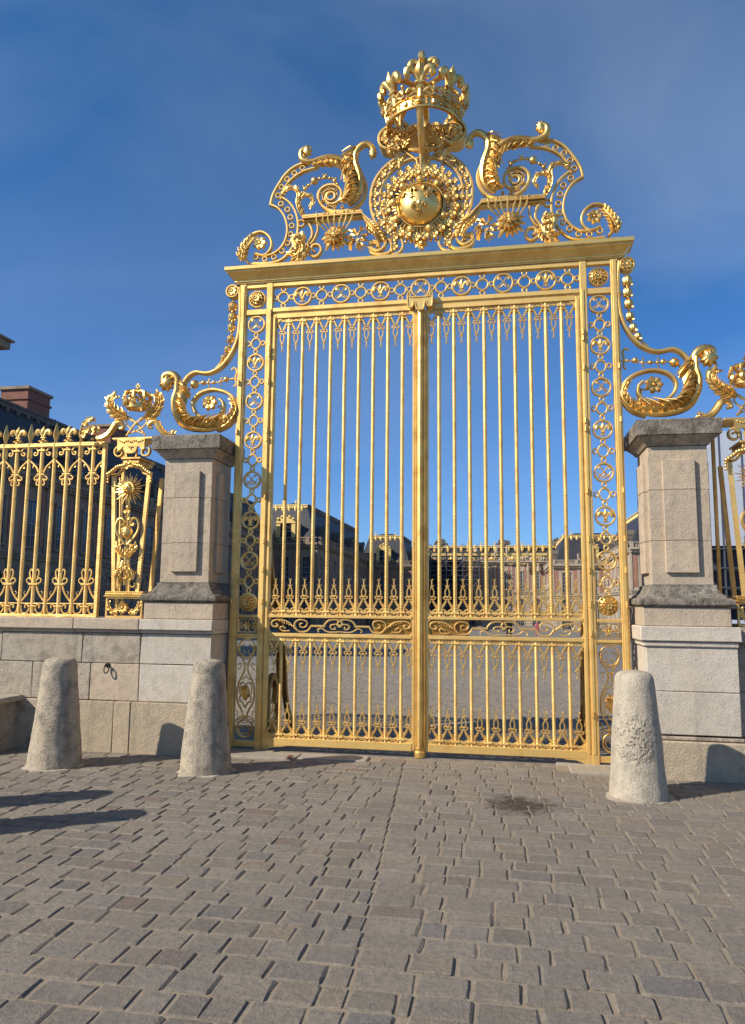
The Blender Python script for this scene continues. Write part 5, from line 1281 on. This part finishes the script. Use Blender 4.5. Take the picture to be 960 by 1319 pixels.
def ridge_orn(F, root, a0, a1, z, yin, mat_, h=.9, step=1.1):
    m = M(); m.box(a0, a1, yin-.2, yin+.25, z-.2, z+.15); m.box(a0, a1, yin-.3, yin+.3, z+.12, z+.3)
    a = a0+step/2; k = 0
    while a < a1:
        m.ell(a, yin-.1, z-.35, .25*step, .2, .38*h, 7, 5); m.ell(a+step/2, yin-.1, z-.2, .16, .15, .22, 6, 4)
        if k % 2: m.ell(a, yin, z+.35*h, .16, .16, .25*h, 6, 5)
        a += step; k += 1
    part('ridge_ornament', F.tr(m), mat_, root)
def bust(F, root, a, z, stone):
    m = M(); m.box(a-.2, a+.2, -.45, -.12, z, z+.45); m.lathe([(.12, .45), (.26, .7), (.24, .9), (.1, 1.0), (.14, 1.1), (.15, 1.25), (.05, 1.36)], a, -.28, 8, 'z', z); part('statue', F.tr(m), stone, root)
def wing(root, F, L_, depth, zb, zc, zr, n, opts, stone=P_STONE, gilt=P_GOLD, inset=3.2, lower=(1.7, 4.7, 5.6), upper=(1.5, 2.7)):
    """facade length L_, n bays; zb ground, zc cornice, zr ridge"""
    body = M().box(0, L_, 0, depth, zb-1, zc); part('wall', F.tr(body), stone, root, smooth=False)
    bw = L_/n
    zfl = lerp(zb, zc, .53)
    for k in range(n):
        a = bw*(k+.5)
        window(F, root, opts+'g', a, zb+.2, min(1.9, bw*.5), (zfl-zb)*.80, True, stone)
        window(F, root, opts+'u', a, zfl+.75, min(1.4, bw*.36), (zc-zfl)*.60, False, stone)
    m = M()
    for k in range(n+1):      # brick panels beside each bay
        for x0, x1 in ((bw*k-bw*.20, bw*k-.28), (bw*k+.28, bw*k+bw*.20)):
            if x0 < .2 or x1 > L_-.2: continue
            m = M(); m.box(x0, x1, -.06, .03, zfl+.75, zc-.7); part('brick_panel', F.tr(m), P_BRICK, root, smooth=False)
        m = M(); m.box(max(.0, bw*k-.26), min(L_, bw*k+.26), -.13, .03, zfl+.3, zc-.15)
        j = zb
        part('pilaster', F.tr(m), stone, root, smooth=False)
    m = M(); j = zb+.1; h_ = .62
    while j < zfl-.5:
        for k in range(n+1):
            x0, x1 = max(0, bw*k-bw*.18), min(L_, bw*k+bw*.18)
            m.box(x0, x1, -.08, .03, j, j+h_-.06)
        j += h_
    part('rusticated_courses', F.tr(m), stone, root, smooth=False, kind='stuff')
    stringc(F, root, 0, L_, zfl-.35, zfl+.25, .4, stone, 'string_course'); stringc(F, root, 0, L_, zc-.35, zc+.35, .75, stone)
    balusters(F, root, 0, L_, zc+.35, stone)
    for k in range(1, n, 2): bust(F, root, bw*k, zc+1.35, stone)
def mansard(root, x0, x1, y0, y1, z0, z1, inset, mat_=P_SLATE, zt=1.0):
    m = M(); m.loft([[(x0+.5, y0+.5, z0), (x1-.5, y0+.5, z0), (x1-.5, y1-.5, z0), (x0+.5, y1-.5, z0)], [(x0+inset, y0+inset, z1), (x1-inset, y0+inset, z1), (x1-inset, y1-inset, z1), (x0+inset, y1-inset, z1)], [(x0+inset*2, y0+inset*2, z1+zt), (x1-inset*2, y0+inset*2, z1+zt), (x1-inset*2, y1-inset*2, z1+zt), (x0+inset*2, y1-inset*2, z1+zt)]])
    part('roof', m, mat_, root, smooth=False)
def chimney(root, x, y, z0, z1, wx, wy):
    m = M(); m.box(x-wx/2, x+wx/2, y-wy/2, y+wy/2, z0, z1); m.box(x-wx/2-.12, x+wx/2+.12, y-wy/2-.12, y+wy/2+.12, z1-.9, z1-.7); c_ = part('chimney', m, CHIM, root, smooth=False)
    part('chimney_cap', M().box(x-wx/2-.18, x+wx/2+.18, y-wy/2-.18, y+wy/2+.18, z1, z1+.25), P_STONED, c_, smooth=False)

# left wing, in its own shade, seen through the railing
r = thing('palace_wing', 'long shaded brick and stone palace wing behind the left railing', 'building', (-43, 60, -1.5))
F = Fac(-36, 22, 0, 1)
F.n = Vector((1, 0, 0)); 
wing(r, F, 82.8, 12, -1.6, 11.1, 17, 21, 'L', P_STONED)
mansard(r, -48, -36, 22, 104.8, 11.3, 17.0, 2.3, zt=.5)
ridge_orn(F, r, 2, 80, 17.2, 2.3, P_LEAD, .8, 1.3)
for k in range(10): dormer(F, r, 82.8/21*(2*k+1), 11.9, P_LEAD, .85)
for y_, w_ in ((39.0, 3.0), (47.8, 3.1), (61.5, 3.4), (84, 3)): chimney(r, -40.2, y_, 13, 19.6, 2.6, w_)
# first left pavilion
def pavilion(label, x0, x1, y0, depth, zb, zc, zr, nf, side, ns, stone, gilt, at_group=None):
    r = thing('palace_pavilion', label, 'building', ((x0+x1)/2, y0+3, zb), 'pavilions around the far court')
    F = Fac(x0, y0, 1, 0); wing(r, F, x1-x0, depth, zb, zc, zr, nf, 'P%d' % nf, stone)
    if side > 0: F2 = Fac(x1, y0, 0, 1)
    else: F2 = Fac(x0, y0+depth, 0, -1)
    # side facade
    bw = depth/ns; zfl = lerp(zb, zc, .53)
    for k in range(ns):
        a = bw*(k+.5); window(F2, r, 'S'+str(ns)+'g', a, zb+.2, min(1.9, bw*.5), (zfl-zb)*.8, True, stone); window(F2, r, 'S'+str(ns)+'u', a, zfl+.75, min(1.4, bw*.36), (zc-zfl)*.6, False, stone)
    for k in range(ns+1):
        m = M(); m.box(max(0, bw*k-.26), min(depth, bw*k+.26), -.13, .03, zfl+.3, zc-.15); part('pilaster', F2.tr(m), stone, r, smooth=False)
        m = M(); x0_, x1_ = bw*k+.28, bw*k+bw*.2
        if x1_ < depth: m.box(x0_, x1_, -.06, .03, zfl+.75, zc-.7); part('brick_panel', F2.tr(m), P_BRICK, r, smooth=False)
    for k in range(ns):  # busts on consoles between the windows
        m = M(); a = bw*k+.3; m.ell(a, -.3, zfl+2.4, .25, .25, .4, 7, 5); m.ell(a, -.25, zfl+1.9, .35, .2, .3, 7, 5); part('bust', F2.tr(m), P_STONE, r)
    stringc(F2, r, 0, depth, zfl-.35, zfl+.25, .4, stone, 'string_course'); stringc(F2, r, 0, depth, zc-.35, zc+.35, .75, stone); balusters(F2, r, 0, depth, zc+.35, stone)
    mansard(r, x0, x1, y0, y0+depth, zc+.5, zr, 2.5)
    ridge_orn(F, r, 2.4, x1-x0-2.4, zr+.1, 2.5, gilt, 1.8); ridge_orn(F2, r, 2.4, depth-2.4, zr+.1, 2.5, gilt if side < 0 else P_LEAD)
    dormer(F, r, (x1-x0)*.5 if nf % 2 else (x1-x0)*.45, zc+.9, gilt, 1.15)
    for k in range(ns//2): dormer(F2, r, depth*(k+.5)/(ns//2), zc+.9, P_LEAD, .8)
    m = M(); m.box(x0-.1+.6, x0+.1+.6, y0+.5, y0+.7, zr, zr+1.2); 
    return r, F, F2
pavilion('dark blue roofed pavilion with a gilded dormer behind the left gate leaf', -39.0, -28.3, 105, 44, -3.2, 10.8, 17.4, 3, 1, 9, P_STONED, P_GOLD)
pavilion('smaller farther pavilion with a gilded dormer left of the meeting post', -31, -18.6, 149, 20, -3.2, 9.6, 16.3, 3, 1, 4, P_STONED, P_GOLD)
pavilion('sunlit stone pavilion with a balustrade behind the right gate leaf', 10.8, 26, 146, 30, -3.2, 9.6, 15.9, 3, -1, 6, P_STONE, P_GOLD)
pavilion('sunlit stone pavilion glimpsed right of the gate beside the right pier', 20.5, 36, 112, 30, -3.2, 10.4, 16.8, 3, -1, 6, P_STONE, P_GOLD)
# rear range
r = thing('palace_rear_range', 'far central palace facade with a long gilded ridge behind the right gate leaf', 'building', (-4, 170, -3))
F = Fac(-20, 168, 1, 0); wing(r, F, 34, 12, -3.2, 11.6, 16.0, 9, 'R', P_STONE)
mansard(r, -20, 14, 168, 180, 11.8, 15.4, 1.2, zt=.4)
ridge_orn(F, r, .5, 33.5, 15.5, 1.0, P_GOLD, 2.2, 1.6)
m = M(); m.box(0, 34, -.4, .8, 13.3, 13.9); part('gilded_band', F.tr(m), P_GOLD, r, smooth=False)
for k in range(14):
    m = M(); a = 1.4+k*2.4; m.ell(a, -.5, 12.6, .35, .3, .5, 7, 5); m.ell(a-.55, -.45, 12.45, .3, .25, .35, 6, 5); m.ell(a+.55, -.45, 12.45, .3, .25, .35, 6, 5); m.box(a-.2, a+.2, -.5, 0, 11.9, 12.4); part('gilded_console', F.tr(m), P_GOLD if k % 2 else P_STONE, r)
for a in (22.5, 25.5, 28.5): 
    m = M(); m.ring(a, 12.0, .75, .3, .5, -.3, n=16); m.box(a-1.2, a+1.2, -.3, .3, 12.9, 13.2); part('gilded_dormer', F.tr(m), P_GOLD, r)
for a in (6, 21, 33):
    m = M(); rr = random.Random(int(a))
    m.ell(a, 1, 16.1, 1.1, .5, .7, 8, 6)
    for k in range(14): an = pi*(k+.5)/14; m.ell(a+cos(an)*rr.uniform(.8, 1.7), 1, 16.0+sin(an)*rr.uniform(.6, 1.5), .28, .3, .34, 6, 5)
    part('trophy_sculpture', F.tr(m), P_LEAD, r)
for k in range(8):
    rr = random.Random(k); m = M(); a = 14.5+k*2.4
    m.lathe([(.3, 0), (.38, .6), (.25, 1.3), (.18, 1.5), (.2, 1.75), (.05, 1.95)], a, -.7, 7, 'z', 9.6 if k > 4 else 13.9); part('statue', F.tr(m), P_STONE, r)
# scaffolding before the rear range
sc_ = thing('scaffolding', 'tall dark scaffolding standing against the far central facade', 'scaffolding', (-12, 164, -3))
for k in range(8):
    for y_ in (163, 165):
        part('scaffold_pole', M().box(-18+k*1.9-.09, -18+k*1.9+.09, y_-.09, y_+.09, -3.1, 14.4), SCAF, sc_, smooth=False)
for j in range(8):
    z = -1+j*2.1
    part('scaffold_deck', M().box(-18.3, -4.3, 162.9, 165.2, z, z+.14), SCAF, sc_, smooth=False)
    m = M(); m.box(-18.2, -4.4, 162.86, 162.98, z+1.0, z+1.1)
    for k in range(7): m.tube([(-18+k*1.9, 162.9, z), (-18+(k+1)*1.9, 162.9, z+2.1)] if (k+j) % 2 else [(-18+k*1.9, 162.9, z+2.1), (-18+(k+1)*1.9, 162.9, z)], .06, 4)
    part('scaffold_brace', m, SCAF, sc_, smooth=False)
part('netting', M().box(-18.3, -8.5, 165.5, 165.56, -3, 12.2), NET, sc_, smooth=False)
# big cornice corner top left: theatre-like pavilion close by, mostly outside the frame
r = thing('near_pavilion', 'projecting cornice corner of a building at the left edge, mostly outside the picture', 'building', (-24, 16, -.5))
X_, Y_ = -19.5, 18.2
m = M(); m.box(X_-9, X_-1.6, Y_-8, Y_-1.3, -1, 11.9); part('wall', m, P_STONED, r, smooth=False)
m = M()
for k, (o_, z0, z1) in enumerate(((1.25, 11.55, 11.68), (.75, 11.70, 11.85), (.5, 11.87, 12.0), (.28, 12.0, 12.12), (.0, 12.13, 12.45), (-.12, 12.46, 12.54))):
    m.box(X_-9, X_-o_, Y_-8, Y_-o_, z0, z1)
for k in range(14): m.box(X_-.7, X_-.25, Y_-7.4+k*.5, Y_-7.2+k*.5, 12.0, 12.13)
part('cornice', m, P_STONED, r, smooth=False)
m = M(); m.loft([[(X_-9, Y_-8, 12.6), (X_-.3, Y_-8, 12.6), (X_-.3, Y_-.3, 12.6), (X_-9, Y_-.3, 12.6)], [(X_-8, Y_-7, 13.0), (X_-6, Y_-7, 13.0), (X_-6, Y_-5, 13.0), (X_-8, Y_-5, 13.0)]]); part('roof', m, P_SLATE, r, smooth=False)
# wrapped chapel far right
r = thing('wrapped_building', 'tall building wrapped in white scaffold sheeting behind the right railing', 'building', (32, 75, -2))
m = M(); v = [(21.2, 73, 8.0), (44, 73, 8.0), (44, 73, 20.2), (23.4, 73, 20.2), (21.2, 73, 16.3)]
m.add(v+[(x, 96, z) for x, y_, z in v], [(0, 1, 2, 3, 4), (9, 8, 7, 6, 5)]+[((i+1) % 5, i, i+5, (i+1) % 5+5) for i in range(5)]); part('sheeting', m, SHEET, r, smooth=False)
for k in range(9): part('sheet_seam', M().box(21.3+k*2.2-.05, 21.3+k*2.2+.05, 72.9, 72.99, 8.0, min(20.2, 16.3+k*2.2*1.77)), SCAF, r, smooth=False)
part('wall', M().box(21.6, 43, 74.2, 96, -3, 7.95), NET, r, smooth=False)
for k in range(9): part('scaffold_pole', M().box(21.3+k*2.1, 21.46+k*2.1, 72.6, 72.76, -2.5, 9), SCAF, r, smooth=False)
for j in range(5): part('scaffold_deck', M().box(21.1, 43, 72.5, 74, -.4+j*2.0, -.28+j*2.0), SCAF, r, smooth=False)
part('hoarding', M().box(20.6, 45, 70, 70.1, -2.5, .4), SHEET, r, smooth=False)
# low hoardings and vans far across the court
def van(x, y, col, label, w_=4.6):
    z = gz(y)-.04; t = thing('parked_van', label, 'van', (x, y, z), 'vans parked in front of the palace')
    m = M(); q = [(0, .35), (w_, .35), (w_, 1.1), (w_-.25, 1.25), (w_-.9, 2.1), (.15, 2.15), (0, 1.9)]; m.prism([(x+a-w_/2, z+b) for a, b in q], y, y+1.9)
    part('body', m, col, t, smooth=False)
    for a in (.9, w_-.9): part('wheel', M().lathe([(.36, -.1), (.36, .12)], x+a-w_/2, y, 14, 'y', z+.36), CLOTHD, t)
    for a0, a1 in ((.3, 1.5), (1.65, 2.8), (2.95, w_-.75)): part('side_window', M().box(x+a0-w_/2, x+a1-w_/2, y-.02, y, z+1.3, z+1.9), P_GLASS, t, smooth=False)
DK = plain('dark_car_paint', (.03, .035, .045), .3); WH = plain('white_car_paint', (.55, .55, .53), .4)
van(-14.5, 118, DK, 'dark van parked farthest left below the scaffolding'); van(-7.5, 119, WH, 'white van parked between the two dark vans'); van(-.5, 119, DK, 'dark van parked farthest right in the court')
# ---- two visitors in the court
def person(x, y, h, cloth, legs, label, ph=0):
    z = gz(y)-.0; t = thing('person', label, 'person', (x, y, z), None); k = h/1.75
    me = bpy.data.meshes.new('body')
    J = [(0, 0, .95), (0, 0, 1.15), (0, 0, 1.42), (0, 0, 1.52), (0, .01, 1.66), (-.09, .02, .9), (-.10, .14, .5), (-.10, -.02+.18, .06), (-.10, .05, .03), (.09, -.02, .9), (.10, -.12, .5), (.10, -.2, .06), (.10, -.3, .03), (-.18, 0, 1.4), (-.24, -.05, 1.12), (-.25, -.18, .9), (-.25, -.24, .82), (.18, 0, 1.4), (.24, .07, 1.12), (.25, .05, .88), (.25, .04, .80), (0, .0, 1.74)]
    E_ = [(0, 1), (1, 2), (2, 3), (3, 4), (4, 21), (0, 5), (5, 6), (6, 7), (7, 8), (0, 9), (9, 10), (10, 11), (11, 12), (2, 13), (13, 14), (14, 15), (15, 16), (2, 17), (17, 18), (18, 19), (19, 20)]
    Rr = [.15, .15, .15, .06, .10, .10, .075, .05, .045, .10, .075, .05, .045, .08, .055, .04, .04, .08, .055, .04, .04, .07]
    me.from_pydata([tuple(c_*k for c_ in p) for p in J], E_, []); me.materials.append(cloth)
    o = bpy.data.objects.new('body', me); link(o, t, (x, y, z)); o.rotation_euler.z = ph
    md_ = o.modifiers.new('skin', 'SKIN')
    for i, sv in enumerate(me.skin_vertices[0].data): sv.radius = (Rr[i]*k, Rr[i]*k*.85); sv.use_root = (i == 0)
    o.modifiers.new('sub', 'SUBSURF').levels = 1
    o.modifiers['sub'].render_levels = 1
    part('face', M().ell(x, y-.03*k, z+1.66*k, .085*k, .09*k, .11*k, 10, 8), SKIN, t)
    part('hair', M().ell(x, y+.02*k, z+1.70*k, .10*k, .10*k, .10*k, 10, 8), CLOTHD, t)
person(1.25, 44, 1.72, CLOTHD, CLOTHD, 'person in dark clothes walking across the court behind the right gate leaf', .5)
person(4.1, 66, 1.6, CLOTHP, CLOTHD, 'person in a pink top far off in the court, seen through the lock rail', .2)
